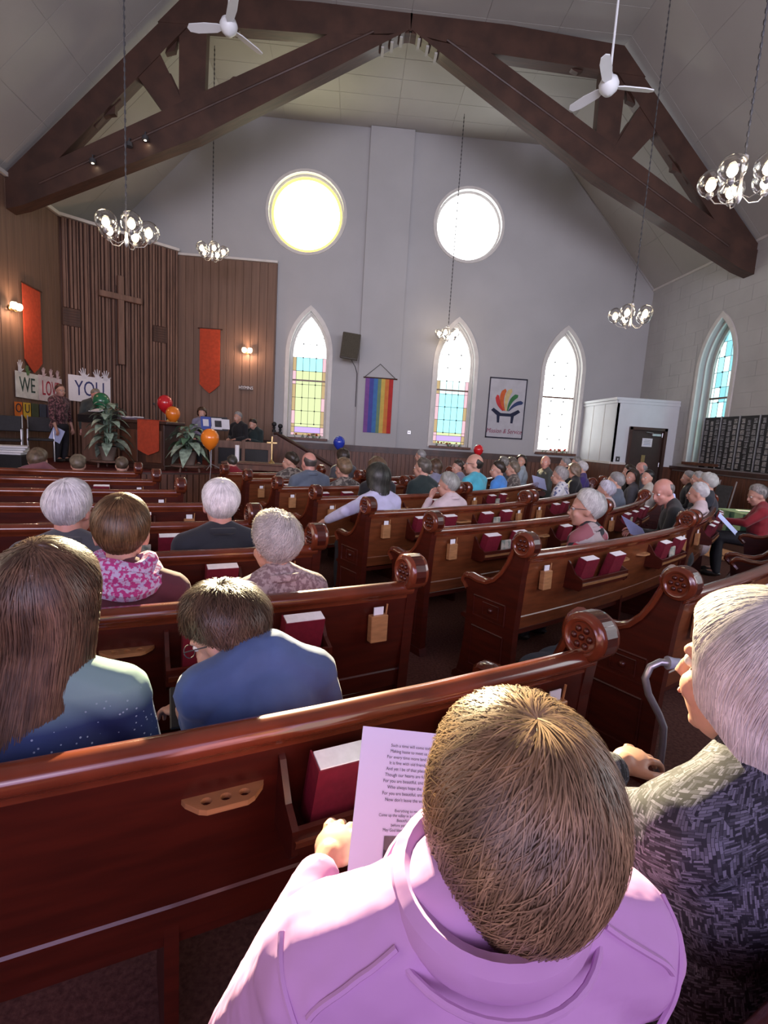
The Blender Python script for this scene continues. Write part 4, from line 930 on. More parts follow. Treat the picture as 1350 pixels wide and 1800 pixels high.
# ---- white banner with fan emblem
bx0, bx1 = 3.536, 4.554; z1_, z0_ = 3.304, 1.716
t = thing('cloth_banner', 'white cloth banner with dark border, rainbow fan emblem and script lettering', 'banner', ((bx0 + bx1) / 2, 13.70, z0_))
W_, H_ = bx1 - bx0, z1_ - z0_; bf = lambda u, v, w: (bx0 + u * W_, 13.788 - w, z0_ + v * H_)
MB().prism([(0, 0), (1, 0), (1, 1), (0, 1)], -0.01, 0.01, fn=bf).build('cloth', M('off_white_cloth', (0.50, 0.50, 0.53), 0.85, var=0.06, scale=6), t, world=True)
e_ = 0.022
for P in ([(0, 0), (1, 0), (1, e_), (0, e_)], [(0, 1 - e_), (1, 1 - e_), (1, 1), (0, 1)], [(0, 0), (e_ * 1.3, 0), (e_ * 1.3, 1), (0, 1)], [(1 - e_ * 1.3, 0), (1, 0), (1, 1), (1 - e_ * 1.3, 1)]):
    MB().prism(P, 0.010, 0.018, fn=bf).build('border', MT['ink'], t, world=True)
NAVY = M('navy_applique', (0.015, 0.02, 0.05), 0.85)
def petal(x0, y0, x1, y1, bend, w, c, nm):
    L = math.hypot(x1 - x0, (y1 - y0) * H_ / W_); n = 10; a = []; b = []
    for i in range(n + 1):
        s = i / n; bx = x0 + (x1 - x0) * s; bz = y0 + (y1 - y0) * s; off = bend * math.sin(PI * s * 0.9)
        dx, dz = (x1 - x0), (y1 - y0); l = math.hypot(dx, dz); nx, nz = -dz / l, dx / l
        ww = w * (0.30 + 0.7 * math.sin(PI * min(1, s * 0.62))) * (1 if s < 0.9 else math.sqrt(max(0, 1 - ((s - 0.9) / 0.1) ** 2)) * 0.9 + 0.1)
        a.append((bx + nx * (off + ww), bz + nz * (off + ww) * W_ / H_)); b.append((bx + nx * (off - ww), bz + nz * (off - ww) * W_ / H_))
    MB().prism(a + b[::-1], 0.010, 0.016, fn=bf).build('petal', M(nm, c, 0.8), t, world=True)
petal(0.42, 0.46, 0.24, 0.72, 0.05, 0.055, (0.55, 0.04, 0.04), 'red_applique'); petal(0.46, 0.46, 0.46, 0.82, 0.10, 0.062, (0.60, 0.12, 0.03), 'orange_red_applique')
petal(0.50, 0.46, 0.62, 0.82, 0.08, 0.06, (0.62, 0.48, 0.22), 'gold_applique'); petal(0.53, 0.46, 0.80, 0.72, 0.08, 0.055, (0.04, 0.18, 0.06), 'green_applique'); petal(0.56, 0.46, 0.94, 0.60, 0.07, 0.05, (0.03, 0.05, 0.14), 'blue_applique')
MB().prism([(0.10, 0.46), (0.16, 0.50), (0.36, 0.42), (0.62, 0.42), (0.82, 0.49), (0.88, 0.45), (0.72, 0.38), (0.70, 0.26), (0.64, 0.26), (0.64, 0.37), (0.34, 0.37), (0.34, 0.26), (0.28, 0.26), (0.26, 0.38)], 0.010, 0.017, fn=bf).build('bowl_emblem', NAVY, t, world=True)
text_mesh('Mission & Service', 0.17, 'lettering', M('wine_red_thread', (0.28, 0.03, 0.08), 0.8), Matrix.Translation(((bx0 + bx1) / 2, 13.774, z0_ + H_ * 0.12)) @ Matrix.Rotation(PI / 2, 4, 'X') @ Matrix.Scale(0.80, 4, (1, 0, 0)) @ Matrix(((1, 0.25, 0, 0), (0, 1, 0, 0), (0, 0, 1, 0), (0, 0, 0, 1))), t, depth=0.002)
# ---- loudspeaker and its cable
sx, sz = -0.169, 3.727
t = thing('loudspeaker', 'dark olive loudspeaker mounted high on the front wall between windows', 'loudspeaker', (sx, 13.25, sz - 0.33))
Rm = Matrix.Rotation(0.10, 3, 'Y') @ Matrix.Rotation(0.12, 3, 'X')
MB().bbox((0, 0, 0.33), (0.44, 0.30, 0.62), 0.015, rot=Rm).build('cabinet', M('olive_brown_vinyl', (0.060, 0.050, 0.035), 0.6), t)
MB().bbox((0, -0.155, 0.33), (0.40, 0.012, 0.57), 0.006, rot=Rm).build('grille', M('olive_grille_cloth', (0.075, 0.065, 0.045), 0.9, var=0.3, scale=90), t)
MB().tube([(0, 0.12, 0.3), (0, 0.545, 0.3)], 0.03, 8).build('bracket', MT['dark'], t)
MB().tube([(0.02, 0.1, 0.05), (0.14, 0.2, -0.12), (0.20, 0.50, -0.25), (0.20, 0.535, -1.1)], 0.009, 6).build('cable', MT['dark'], t)
t = thing('wall_socket', 'small silver wall socket low on the front wall right of the rainbow flag', 'socket', (1.489, YM - 0.01, 1.725))
MB().bbox((0, 0, 0), (0.09, 0.016, 0.09), 0.003).build('plate', MT['metal'], t); MB().box((0, -0.01, 0), (0.05, 0.006, 0.03)).build('face', MT['paper'], t)
# sill flowers
for k, x in enumerate(W_X + []):
    t = thing('sill_arrangement', ('dried flowers and dark leaves on the sill of the left arched window', 'low flower arrangement on the sill of the middle arched window', 'orange and red flowers on the sill of the right arched window')[k], 'flowers', (x, YM + 0.02, W_Z[0]))
    rr = random.Random(k); fl = [MT['orangecloth'], M('dusty_flower_%d' % k, ((0.25, 0.18, 0.12), (0.45, 0.20, 0.06), (0.70, 0.05, 0.05))[k], 0.8)]
    lf = MB()
    for q in range(14): a = rr.random() * 6.28; p = (rr.uniform(-.36, .36), rr.uniform(-.05, .05), 0.005); lf.tube([p, (p[0] + 0.06 * math.cos(a), p[1] + 0.03 * math.sin(a), 0.06 + rr.random() * 0.05)], [0.012, 0.002], 5)
    tag(lf.build('foliage', MT['green'], t), kind='stuff')
    for q in range(9): MB().ball((rr.uniform(-.34, .34), rr.uniform(-.05, .03), 0.05 + rr.random() * 0.05), 0.022 + rr.random() * 0.012, 8, sq=(1, 1, 0.8)).build('bloom', fl[q % 2], t, True)
# ================================================================ CHANDELIERS AND FANS
def globe_lamp(loc, label, sc=1.0, rot=0.0, ztop=ZC):
    t = thing('chandelier', label, 'chandelier', loc, rot, 'five-globe chandeliers')
    h = ztop - loc[2]
    ch = MB(); ch.tube([(0, 0, 0.22 * sc), (0, 0, h)], 0.006, 5)
    n = int(h / 0.09)
    for i in range(n): ch.lathe([(0.004, -0.03), (0.012, -0.015), (0.012, 0.015), (0.004, 0.03)], c=(0, 0, 0.25 * sc + i * (h - 0.25 * sc) / n), n=5)
    ch.build('chain', MT['dark'], t, True)
    MB().lathe([(0.0, -0.16), (0.014, -0.14), (0.03, -0.10), (0.018, -0.06), (0.012, 0.0), (0.012, 0.18), (0.03, 0.20), (0.03, 0.23), (0.008, 0.25)], n=12).build('stem', MT['metal'], t, True)
    for k in range(5):
        a = k * 2 * PI / 5; ca, sa = math.cos(a), math.sin(a); R = 0.24 * sc
        MB().tube([(0.012 * ca, 0.012 * sa, -0.08), (0.10 * sc * ca, 0.10 * sc * sa, -0.14), (0.19 * sc * ca, 0.19 * sc * sa, -0.12), (R * ca, R * sa, -0.06)], 0.0045, 6).build('arm', MT['metal'], t, True)
        MB().lathe([(0.012, -0.08), (0.03, -0.06), (0.03, -0.03)], c=(R * ca, R * sa, 0), n=10).build('socket', MT['metal'], t, True)
        g = MB().ball((R * ca, R * sa, 0.055), 0.118 * sc, 20).build('globe', MT['globe'], t, True)
        MB().ball((R * ca, R * sa, 0.035), 0.042, 10, sq=(1, 1, 1.2)).build('bulb', MT['bulb'], g, True)
    return t
for (p, lab, r, sc) in ((((-2.755, 6.600, 3.730)), 'clear-globe chandelier in front of the slatted chancel wall', 0.3, 1.0), (((-3.109, 11.600, 5.128)), 'far small chandelier left of the glaring round window', 0.1, 0.95), (((2.177, 12.900, 4.090)), 'chandelier hanging before the tip of the middle arched window', 0.5, 0.9),
                (((4.414, 8.500, 3.708)), 'chandelier hanging above the white vestibule', 0.2, 1.0), (((3.281, 4.700, 3.936)), 'largest nearest chandelier at the right edge below the truss', 0.0, 0.95)):
    x, y, z = p; zt = ZC if KL < x < KR else ZC - (x - KR if x > KR else KL - x) * (ZC - ZE) / (XR - KR)
    globe_lamp(p, lab, sc, r, zt)
def fan(loc, label, rz, zt):
    t = thing('ceiling_fan', label, 'ceiling fan', loc, rz)
    MB().tube([(0, 0, 0.1), (0, 0, zt - loc[2])], 0.014, 8).build('rod', MT['white'], t)
    MB().lathe([(0.0, -0.10), (0.05, -0.09), (0.10, -0.04), (0.115, 0.02), (0.09, 0.08), (0.04, 0.11), (0.02, 0.16)], n=20).build('motor', MT['white'], t, True)
    for k in range(3):
        a = k * 2 * PI / 3; R = Matrix.Rotation(a, 3, 'Z') @ Matrix.Rotation(0.28, 3, 'X')
        P = [(0.10, -0.03), (0.22, -0.075), (0.55, -0.085), (0.68, -0.06), (0.71, 0.0), (0.66, 0.05), (0.40, 0.065), (0.18, 0.05), (0.10, 0.03)]
        MB().prism(P, -0.006, 0.006, fn=lambda u, v, w: R @ Vector((u * 0.78, v * 0.85, w))).build('blade', MT['white'], t)
fan((2.808, 6.600, 5.819), 'white ceiling fan in front of the right half of the roof truss', 0.0, ZC)
fan((-1.862, 7.600, 6.660), 'white ceiling fan at the top left in front of the truss', 0.9, ZC)
# ---- table with green cloth by the right wall, and a leaning sign stand
gx, gy = 6.35, 7.2
t = thing('display_table', 'table under the long green cloth along the right wall', 'table', (gx, gy, 0))
MB().bbox((0, 0, 0.72), (0.70, 1.45, 0.04), 0.005).build('tabletop', MT['darkwood'], t)
for a in (-0.3, 0.3):
    for b in (-0.66, 0.66): MB().bbox((a, b, 0.35), (0.05, 0.05, 0.70), 0.005).build('leg', MT['darkwood'], t)
gc = MB(); n = 64; V = []; F = []
per = []
for i in range(n):
    s = i / n * 4; k = int(s); f = s - k
    c = [(-0.36, -0.74), (0.36, -0.74), (0.36, 0.74), (-0.36, 0.74)]; p, q = c[k], c[(k + 1) % 4]
    per.append((p[0] + (q[0] - p[0]) * f, p[1] + (q[1] - p[1]) * f))
for lev, (z, sc_) in enumerate(((0.752, 1.0), (0.735, 1.03), (0.55, 1.05), (0.30, 1.08))):
    for i, p in enumerate(per):
        wv = 1 + (0.035 * math.sin(i * 1.9) * (lev / 3)); V.append((gx + p[0] * sc_ * wv, gy + p[1] * sc_ * (1 + 0.4 * (wv - 1)), z))
for l in range(3):
    for i in range(n): F.append((l * n + i, l * n + (i + 1) % n, (l + 1) * n + (i + 1) % n, (l + 1) * n + i))
F.append(tuple(range(n)))
single(gc.add(V, F), 'tablecloth', M('dark_green_cloth', (0.035, 0.115, 0.075), 0.8, var=0.2, scale=9), 'dark green pleated tablecloth draped over the table by the right wall', 'tablecloth', smooth=False)
for k in range(5):
    single(MB().bbox((gx - 0.15 + 0.12 * (k % 2), gy - 0.5 + 0.24 * k, 0.757), (0.20, 0.16, 0.006), 0.002, k * 0.7), 'pamphlet', MT['paper'], 'white pamphlet on the green tablecloth, %s from its near end' % ('first', 'second', 'third', 'fourth', 'fifth')[k], 'pamphlet', 'pamphlets on the green table')
t = thing('easel_sign', 'dark folding sign stand leaning by the right wall behind seated people', 'sign stand', (7.200, 9.733, 0))
for s in (-1, 1): MB().tube([(0.05, 0.25 * s, 0), (0.25, 0.22 * s, 1.12)], 0.014, 6).build('leg', MT['metal'], t)
MB().bbox((0.14, 0, 0.72), (0.02, 0.42, 0.62), 0.004, rot=Matrix.Rotation(0.18, 3, 'Y')).build('board', MT['dark'], t)

# ================================================================ PEOPLE
def remeshed(mb, voxel, smooth=3, name='body'):
    me = bpy.data.meshes.new(name); me.from_pydata(mb.v, [], mb.f)
    o = bpy.data.objects.new(name, me); COL.objects.link(o)
    m = o.modifiers.new('r', 'REMESH'); m.mode = 'VOXEL'; m.voxel_size = voxel; m.use_smooth_shade = True
    s = o.modifiers.new('s', 'SMOOTH'); s.factor = 0.5; s.iterations = smooth
    dg = bpy.context.evaluated_depsgraph_get(); out = bpy.data.meshes.new_from_object(o.evaluated_get(dg))
    bpy.data.objects.remove(o); bpy.data.meshes.remove(me)
    n = len(out.vertices); co = np.empty(n * 3, dtype=np.float32); out.vertices.foreach_get('co', co)
    return out
def link_mesh(me, name, mat, parent):
    me.name = name; me.materials.clear(); me.materials.append(mat)
    me.polygons.foreach_set('use_smooth', [True] * len(me.polygons))
    o = bpy.data.objects.new(name, me); COL.objects.link(o); o.parent = parent; return o
def limb(mb, pts, rs, n=10, flat=1.0):
    mb.tube(pts, rs, n, flat=flat)
    for p, r in zip(pts, rs): mb.ball(p, r, n)
    return mb
def seam(ob, par, pts, r, mat, name='seam', n=14):
    P = []
    for i in range(len(pts) - 1):
        for k in range(n):
            q = Vector(pts[i]).lerp(Vector(pts[i + 1]), k / n); ok, loc, nr, _ = ob.closest_point_on_mesh(q); P.append(loc + nr * r * 0.3)
    for _ in range(8): P = [P[0]] + [(P[i - 1] + P[i] * 2 + P[i + 1]) / 4 for i in range(1, len(P) - 1)] + [P[-1]]
    MB().tube(P, r, 6).build(name, mat, par, True)
# one hand, fingers along +y, palm down, thumb on +x
def hand_proto(curl):
    mb = MB(); mb.ball((0, 0.045, 0), 0.040, 14, sq=(1.0, 1.15, 0.42)); limb(mb, [(0, -0.03, 0), (0, 0.02, 0)], [0.025, 0.027])
    for x, L, a in ((-0.030, 0.055, -0.10), (-0.011, 0.070, -0.03), (0.010, 0.075, 0.02), (0.030, 0.066, 0.08)):
        p = Vector((x, 0.075, 0)); pts = [p]; d = Vector((a, 1, 0)).normalized(); ang = 0.15
        for s in (0.45, 0.32, 0.23):
            ang += curl; p = p + (d * math.cos(ang) + Vector((0, 0, -1)) * math.sin(ang)) * L * s; pts.append(p)
        limb(mb, pts, [0.0095, 0.0088, 0.0080, 0.0068], 8)
    limb(mb, [(0.026, 0.020, -0.004), (0.050, 0.045, -0.012), (0.058, 0.070, -0.020), (0.056, 0.090, -0.026)], [0.013, 0.011, 0.0095, 0.0075], 8)
    me = remeshed(mb, 0.0042, 2, 'hand'); v = [v.co.copy() for v in me.vertices]; f = [tuple(p.vertices) for p in me.polygons]; bpy.data.meshes.remove(me); return v, f
HANDS = {'relaxed': hand_proto(0.35), 'grip': hand_proto(0.75)}
def hmat(yaw, pitch, roll): return Matrix.Rotation(yaw, 3, 'Z') @ Matrix.Rotation(pitch, 3, 'X') @ Matrix.Rotation(roll, 3, 'Y')
HC = Vector((0, -0.012, 0.022))
class Hair:
    STY = {  # thick, front, back, p, drop, bump, poleTilt
     'short': (0.014, 66, 128, 0.85, 0.0, 0.006), 'boy': (0.019, 74, 132, 0.50, 0.0, 0.009), 'mop': (0.026, 80, 122, 0.42, 0.0, 0.016), 'crop': (0.016, 66, 132, 0.9, 0.0, 0.006),
     'full': (0.022, 68, 130, 0.95, 0.0, 0.010), 'curly': (0.030, 68, 132, 1.0, 0.0, 0.014), 'bob': (0.026, 66, 104, 1.5, 0.062, 0.006), 'neck': (0.026, 66, 104, 1.5, 0.085, 0.010), 'long': (0.028, 62, 102, 1.4, 0.30, 0.018), 'ring': (0.006, 94, 130, 0.9, 0.0, 0.003)}
    def __init__(s, style, seed=0): s.t, s.f, s.b, s.p, s.drop, s.bump = s.STY[style]; s.style = style; s.seed = seed; s.R = Matrix.Rotation(math.radians(22), 3, 'X')
    def phimax(s, th):
        w = max(0, (1 + math.cos(th)) / 2); return math.radians(s.b + (s.f - s.b) * w ** s.p + 4 * noise.noise(Vector((math.cos(th) * 2.2, math.sin(th) * 2.2, s.seed * 1.3))))
    def pos(s, th, v, off=0.0):
        pm = s.phimax(th); L = 0.0
        if s.drop:
            a = abs(math.degrees(math.atan2(math.sin(th), math.cos(th)))); k = min(1, max(0, (a - (44 if s.style == 'bob' else 60)) / 28)); k = k * k * (3 - 2 * k); L = s.drop * k
        arc = pm * 0.1; tot = arc + L; q = v * tot
        phi = min(1, q / arc) * pm
        d = s.R @ Vector((math.sin(phi) * math.sin(th), math.sin(phi) * math.cos(th), math.cos(phi)))
        t = s.t + off
        if phi > pm * 0.55 and not s.drop:
            e = min(1, (phi / pm - 0.55) / 0.45); t = s.t * (1 - 0.93 * e * e * (3 - 2 * e)) + off
        elif s.style == 'ring' and phi < pm * 0.7: t *= 0.5
        if s.style == 'ring': t -= 0.03 * min(1, max(0, (math.cos(th) + 0.15) / 0.35))
        p = Vector((d.x * (0.076 + t), d.y * (0.094 + t), d.z * (0.094 + t)))
        if q > arc and L > 0.004:
            u = (q - arc); f = min(1.1, u / L)
            if s.style == 'long': p = Vector((p.x * (1 + 0.10 * f), p.y - 0.02 * f * (1 if p.y < 0 else 0.5), p.z - u))
            else: p = Vector((p.x * (1 + 0.02 * math.sin(f * 3)), p.y * (1 - 0.05 * f) , p.z - u * 0.96)) * 1.0
        return HC + p
    def norm(s, p): d = (p - HC); d.z *= 0.6; return d.normalized()
def build_hair(style, mat, par, T, hs, seed=0, strands=0, swid=0.0012, nth=44, nph=18, wave=0.004, lift=0.004):
    h = Hair(style, seed); rnd = random.Random(seed); V = []; F = []; v0 = 0.52 if style == 'ring' else 0.0
    for j in range(nph + 1):
        v = v0 + (1 - v0) * j / nph
        for i in range(nth):
            th = 2 * PI * i / nth; p = h.pos(th, v)
            q = p * (55 if style == 'curly' else 30); so_ = Vector((seed * 3.7, 0, 0))
            nz = noise.noise(q + so_) * 0.5 + noise.noise(Vector((math.cos(th) * 2.4, math.sin(th) * 2.4, v * 2.2)) + so_) * 0.8
            if j > nph * 0.8: nz *= 0.5
            if v < 0.08: nz *= v / 0.08
            p = p + h.norm(p) * nz * h.bump
            if j == nph: p = HC + (p - HC) * 0.93
            V.append(p)
    for j in range(nph):
        for i in range(nth): F.append((j * nth + i, j * nth + (i + 1) % nth, (j + 1) * nth + (i + 1) % nth, (j + 1) * nth + i))
    V = [T @ (p * hs) for p in V]
    o = MB().add(V, F).build('hair', mat, par, True, angle=80)
    if strands:
        SV = []; SF = []; K = 7
        for s_ in range(strands):
            th = rnd.random() * 2 * PI
            a = rnd.random() ** 0.8 * (0.80 - v0) + v0; b = min(1.02, a + 0.22 + rnd.random() * 0.35)
            if h.drop > 0.05: b = min(1.03, a + 0.4 + rnd.random() * 0.4)
            cur = (rnd.random() - 0.5) * (0.9 if style in ('boy', 'mop', 'curly') else 0.25) + (0.35 if style == 'boy' else 0); lf = lift * (0.3 + rnd.random() * (1.6 if style in ('mop', 'curly') else 1.0)); ph = rnd.random() * 6
            prev = None; base = len(SV); tip = rnd.random() * {'mop': 0.020, 'curly': 0.010, 'boy': 0.006, 'full': 0.004}.get(style, 0.001); crl = {'curly': 1.0, 'long': 0.25}.get(style, 0.0)
            for k in range(K):
                f = k / (K - 1); v = a + (b - a) * f
                tt = th + cur * f + wave / 0.08 * math.sin(ph + f * 4) * 0.4
                if crl: tt += 0.10 * crl * math.sin(ph + f * 9)
                off = 0.006 * crl * math.cos(ph + f * 9) + lf * (0.25 + math.sin(PI * min(1, f * 0.8)) ) + tip * f * f
                p = h.pos(tt, v, off + 0.001 + abs(noise.noise(Vector((math.cos(tt) * 6, math.sin(tt) * 6, v * 1.6)) + Vector((seed * 3.7, 0, 0)))) * 0.0)
                if k == 0: t_ = h.pos(tt, v + 0.02) - h.pos(tt, v)
                else: t_ = p - prev
                w = h.norm(p).cross(t_); w = w.normalized() if w.length > 1e-9 else Vector((1, 0, 0))
                wd = swid * (1 - 0.65 * f) * (0.7 + 0.6 * rnd.random() if k == 0 else 1)
                SV.append(T @ ((p - w * wd) * hs)); SV.append(T @ ((p + w * wd) * hs)); prev = p
            for k in range(K - 1): SF.append((base + 2 * k, base + 2 * k + 1, base + 2 * k + 3, base + 2 * k + 2))
        me = bpy.data.meshes.new('hair_strands'); me.from_pydata([tuple(p) for p in SV], [], SF); me.materials.append(mat)
        me.polygons.foreach_set('use_smooth', [True] * len(me.polygons))
        at = me.attributes.new('shade', 'FLOAT', 'FACE'); at.data.foreach_set('value', np.repeat(np.array([rnd.random() for _ in range(strands)], dtype=np.float32), K - 1))
        q = bpy.data.objects.new('hair_strands', me); COL.objects.link(q); q.parent = o; q['kind'] = 'stuff'
    return o
HM = {}
def hair_mat(c, name, rough=0.42):
    if name in HM: return HM[name]
    lum = sum(c) / 3
    m = M(name + '_hair', c, rough if lum < 0.4 else 0.6, var=0.30 if lum < 0.3 else 0.14, scale=24, spec=0.5 if lum < 0.4 else 0.3); nt = m.node_tree; n = nt.nodes; b = n['Principled BSDF']
    at = n.new('ShaderNodeAttribute'); at.attribute_name = 'shade'
    mr = n.new('ShaderNodeMapRange'); mr.inputs['To Min'].default_value = 0.75; mr.inputs['To Max'].default_value = 1.7 if lum < 0.3 else 1.2; nt.links.new(at.outputs['Fac'], mr.inputs['Value'])
    src = b.inputs['Base Color'].links[0].from_socket; mx = n.new('ShaderNodeVectorMath'); mx.operation = 'SCALE'
    nt.links.new(src, mx.inputs[0]); nt.links.new(mr.outputs[0], mx.inputs['Scale']); nt.links.new(mx.outputs[0], b.inputs['Base Color'])
    HM[name] = m; return m
SK = {'fair': M('fair_skin', (0.58, 0.32, 0.24), 0.5, var=0.08, scale=12), 'pink': M('pink_skin', (0.60, 0.29, 0.23), 0.45, var=0.10, scale=10), 'tan': M('tanned_skin', (0.46, 0.25, 0.17), 0.5, var=0.08, scale=12)}
for m_ in SK.values():
    b_ = m_.node_tree.nodes['Principled BSDF']; b_.inputs['Subsurface Weight'].default_value = 0.15; b_.inputs['Subsurface Radius'].default_value = (0.012, 0.004, 0.002); b_.inputs['Subsurface Scale'].default_value = 1.0
TROU = M('dark_trousers', (0.02, 0.02, 0.026), 0.8, var=0.2); LENS = glassy('spectacle_lens', (0.95, 0.96, 0.97), 0.2)
CL = {}
def cloth(name, c, c2=None, scale=10, bump=0.25, rough=0.85, bs=7, **k):
    if name not in CL: CL[name] = M(name, c, rough, c2=c2, scale=scale, bump=bump, bscale=bs, sheen=0.2, **k)
    return CL[name]
def person(label, x, y, facing, H, hair, hairc, shirt, skin='fair', head=(0, -0.12, 0), W=1.0, hs=1.0, vox=0.016, seat=0.47, arms=None, glasses=False, trousers=None, strands=0, collar=None, lean=0.0, group=None, stand=False, hands=('relaxed', 'relaxed'), seed=0, swid=0.0012, z0=0.0, sleeve=1.0, hipy=0.02, hsc=1.0, nbz=None, hairname=None, skirt=False, hand_rot=(0, 0), scarf=None, female=False, lift=0.004, hadj=(0, 0, 0)):
    root = thing('person', label, 'person', (x, y, z0), facing, group)
    nb = nbz or H - 0.238 * hs; sh = nb - 0.042; cxh = -lean
    tl = sh - (seat + 0.05)
    B = lambda z: lean * (z - seat) / max(0.1, (sh - seat))       # forward lean of the trunk at height z
    sx = 0.165 * W
    P = {}
    def trunk(mb, g):
        if g: g += 0.004
        mb.ball((0, B(seat + 0.05) - 0.02, seat + 0.07), 1.0, 16, sq=(0.165 * W + g, 0.125 + g, 0.12 + g))
        mb.ball((0, B(seat + tl * 0.42), seat + 0.05 + tl * 0.42), 1.0, 16, sq=(0.148 * W + g, 0.112 + g, 0.16 + g))
        mb.ball((0, B(sh - 0.14), sh - 0.13), 1.0, 16, sq=(0.165 * W + g, 0.112 + g, 0.155 + g))
        for s in (-1, 1):
            limb(mb, [(0.02 * s, B(nb) - 0.005, nb + 0.0), (0.09 * s * W, B(sh) - 0.01, sh + 0.002), (sx * s, B(sh), sh - 0.035)], [0.050 + g, 0.052 + g, 0.058 + g])
    A = arms or {}
    J = {}
    for s, key in ((-1, 'L'), (1, 'R')):
        S0 = Vector((sx * s * 1.03, B(sh), sh - 0.04))
        if key in A: E0, W0 = Vector(A[key][0]), Vector(A[key][1])
        elif stand: E0, W0 = Vector((0.235 * W * s, -0.02, sh - 0.31)), Vector((0.245 * W * s, 0.05, sh - 0.55))
        else: E0, W0 = Vector((0.225 * W * s, 0.03 + B(sh) * 0.5, sh - 0.29)), Vector((0.10 * s, 0.24, seat + 0.16))
        J[key] = (S0, E0, W0)
    if stand: LG = {k: [(0.09 * s, 0, seat + 0.05), (0.10 * s, 0.02, (seat + 0.05) * 0.52), (0.10 * s, -0.01, 0.07)] for s, k in ((-1, 'L'), (1, 'R'))}
    else: LG = {k: [(0.09 * s, 0.02, seat + 0.07), (0.11 * s, 0.40, seat + 0.055), (0.11 * s, 0.41, 0.28), (0.12 * s, 0.39, 0.08)] for s, k in ((-1, 'L'), (1, 'R'))}
    # ---- body: one continuous skin
    Rh = hmat(*head); hc = Vector((hadj[0], B(nb) + 0.035 + hadj[1], H - 0.115 * hs)); T3 = Rh
    piv = Vector((0, -0.015, -0.10)) * hs
    Tm = Matrix.Translation(hc + piv) @ Rh.to_4x4() @ Matrix.Translation(-piv)
    body = MB(); trunk(body, 0.0)
    for k in 'LR':
        S0, E0, W0 = J[k]; limb(body, [S0, S0.lerp(E0, 0.5), E0, E0.lerp(W0, 0.35), W0], [0.050, 0.044, 0.037, 0.037, 0.025])
        lg = [Vector(p) for p in LG[k]]
        rs = [0.085, 0.058, 0.042] if stand else [0.085, 0.060, 0.052, 0.036]
        limb(body, lg, rs); ft = lg[-1]; limb(body, [ft, ft + Vector((0, 0.14, -0.035))], [0.038, 0.03])
    hb = MB()
    hb.ball(HC, 1.0, 22, sq=(0.076, 0.094, 0.094)); hb.ball((0, 0.030, -0.040), 1.0, 18, sq=(0.058, 0.062, 0.074)); hb.ball((0, 0.066, -0.092), 0.022, 10, sq=(1.2, 0.9, 0.8))
    for s in (-1, 1):
        hb.ball((0.033 * s, 0.058, -0.030), 0.028, 10); hb.ball((0.074 * s, -0.008, -0.008), 0.032, 12, sq=(0.34, 0.72, 1.05), rot=Matrix.Rotation(0.3 * s, 3, 'Z')); hb.ball((0.030 * s, 0.074, 0.026), 0.018, 8, sq=(1.3, 0.7, 0.6))
    hb.tube([(0, 0.085, 0.018), (0, 0.102, -0.012), (0, 0.108, -0.026), (0, 0.096, -0.034)], [0.007, 0.010, 0.0135, 0.009], 8)
    hb.ball((0, 0.088, -0.056), 0.020, 10, sq=(1.3, 0.5, 0.6))
    body.add([Tm @ (Vector(p) * hs) for p in hb.v], hb.f)
    nk0 = Vector((0, B(nb) + 0.0, nb - 0.035)); nk1 = Tm @ (Vector((0, -0.025, -0.06)) * hs)
    limb(body, [nk0, nk0.lerp(nk1, 0.5), nk1], [0.066 if not female else 0.056, 0.058 if not female else 0.050, 0.060 if not female else 0.052], 14)
    me = remeshed(body, vox * 0.8, 2)
    vs = [v.co.copy() for v in me.vertices]; fs = [tuple(p.vertices) for p in me.polygons]; bpy.data.meshes.remove(me)
    mb = MB().add(vs, fs)
    for idx, (k, sg) in enumerate((('L', -1), ('R', 1))):
        S0, E0, W0 = J[k]; d = (W0 - E0).normalized(); up = Vector((0, 0, 1)) if abs(d.z) < 0.85 else Vector((0, 1, 0))
        xa = d.cross(up).normalized(); za = xa.cross(d); Q = Matrix((xa, d, za)).transposed() @ Matrix.Rotation(hand_rot[idx], 3, 'Y')
        hv, hf = HANDS[hands[idx]]
        mb.add([W0 + d * 0.012 + Q @ Vector((p.x * -sg, p.y, p.z)) * (0.95 if not female else 0.88) * hs * hsc for p in hv], hf)
    me2 = bpy.data.meshes.new('body'); me2.from_pydata([tuple(p) for p in mb.v], [], mb.f)
    bo = link_mesh(me2, 'body', SK[skin], root)
    # ---- clothes
    sm = MB(); trunk(sm, 0.014)
    for k in 'LR':
        S0, E0, W0 = J[k]; e = E0.lerp(W0, sleeve * 0.93)
        limb(sm, [S0, S0.lerp(E0, 0.5), E0, E0.lerp(e, 0.5), e], [0.066, 0.060, 0.052, 0.048, 0.040])
    sme = remeshed(sm, vox, 3)
    so = link_mesh(sme, 'shirt', shirt, root)
    tm = MB()
    for k in 'LR':
        lg = [Vector(p) for p in LG[k]]
        limb(tm, lg, [0.105, 0.080, 0.062] if stand else [0.105, 0.080, 0.070, 0.055])
    tm.ball((0, 0.0, seat + 0.06), 1.0, 14, sq=(0.175 * W, 0.135, 0.115))
    link_mesh(remeshed(tm, vox * 1.2, 2), 'trousers', trousers or TROU, root)
    for k in 'LR':
        ft = Vector(LG[k][-1]); MB().ball(ft + Vector((0, 0.06, -0.035)), 1.0, 10, sq=(0.045, 0.13, 0.042)).build('shoe', MT['shoe'], root, True)
    if collar:
        c = Vector((0, B(nb) - 0.010, nb + 0.004)); V = []
        ring = [(c + Vector((0.078 * math.cos(a) * (1.05 if not female else 1), 0.070 * math.sin(a) , -0.014 * math.sin(a) - 0.006))) for a in [2 * PI * i / 24 for i in range(25)]]
        MB().tube(ring, 0.015, 8, flat=1.25).build('collar', collar, root, True)
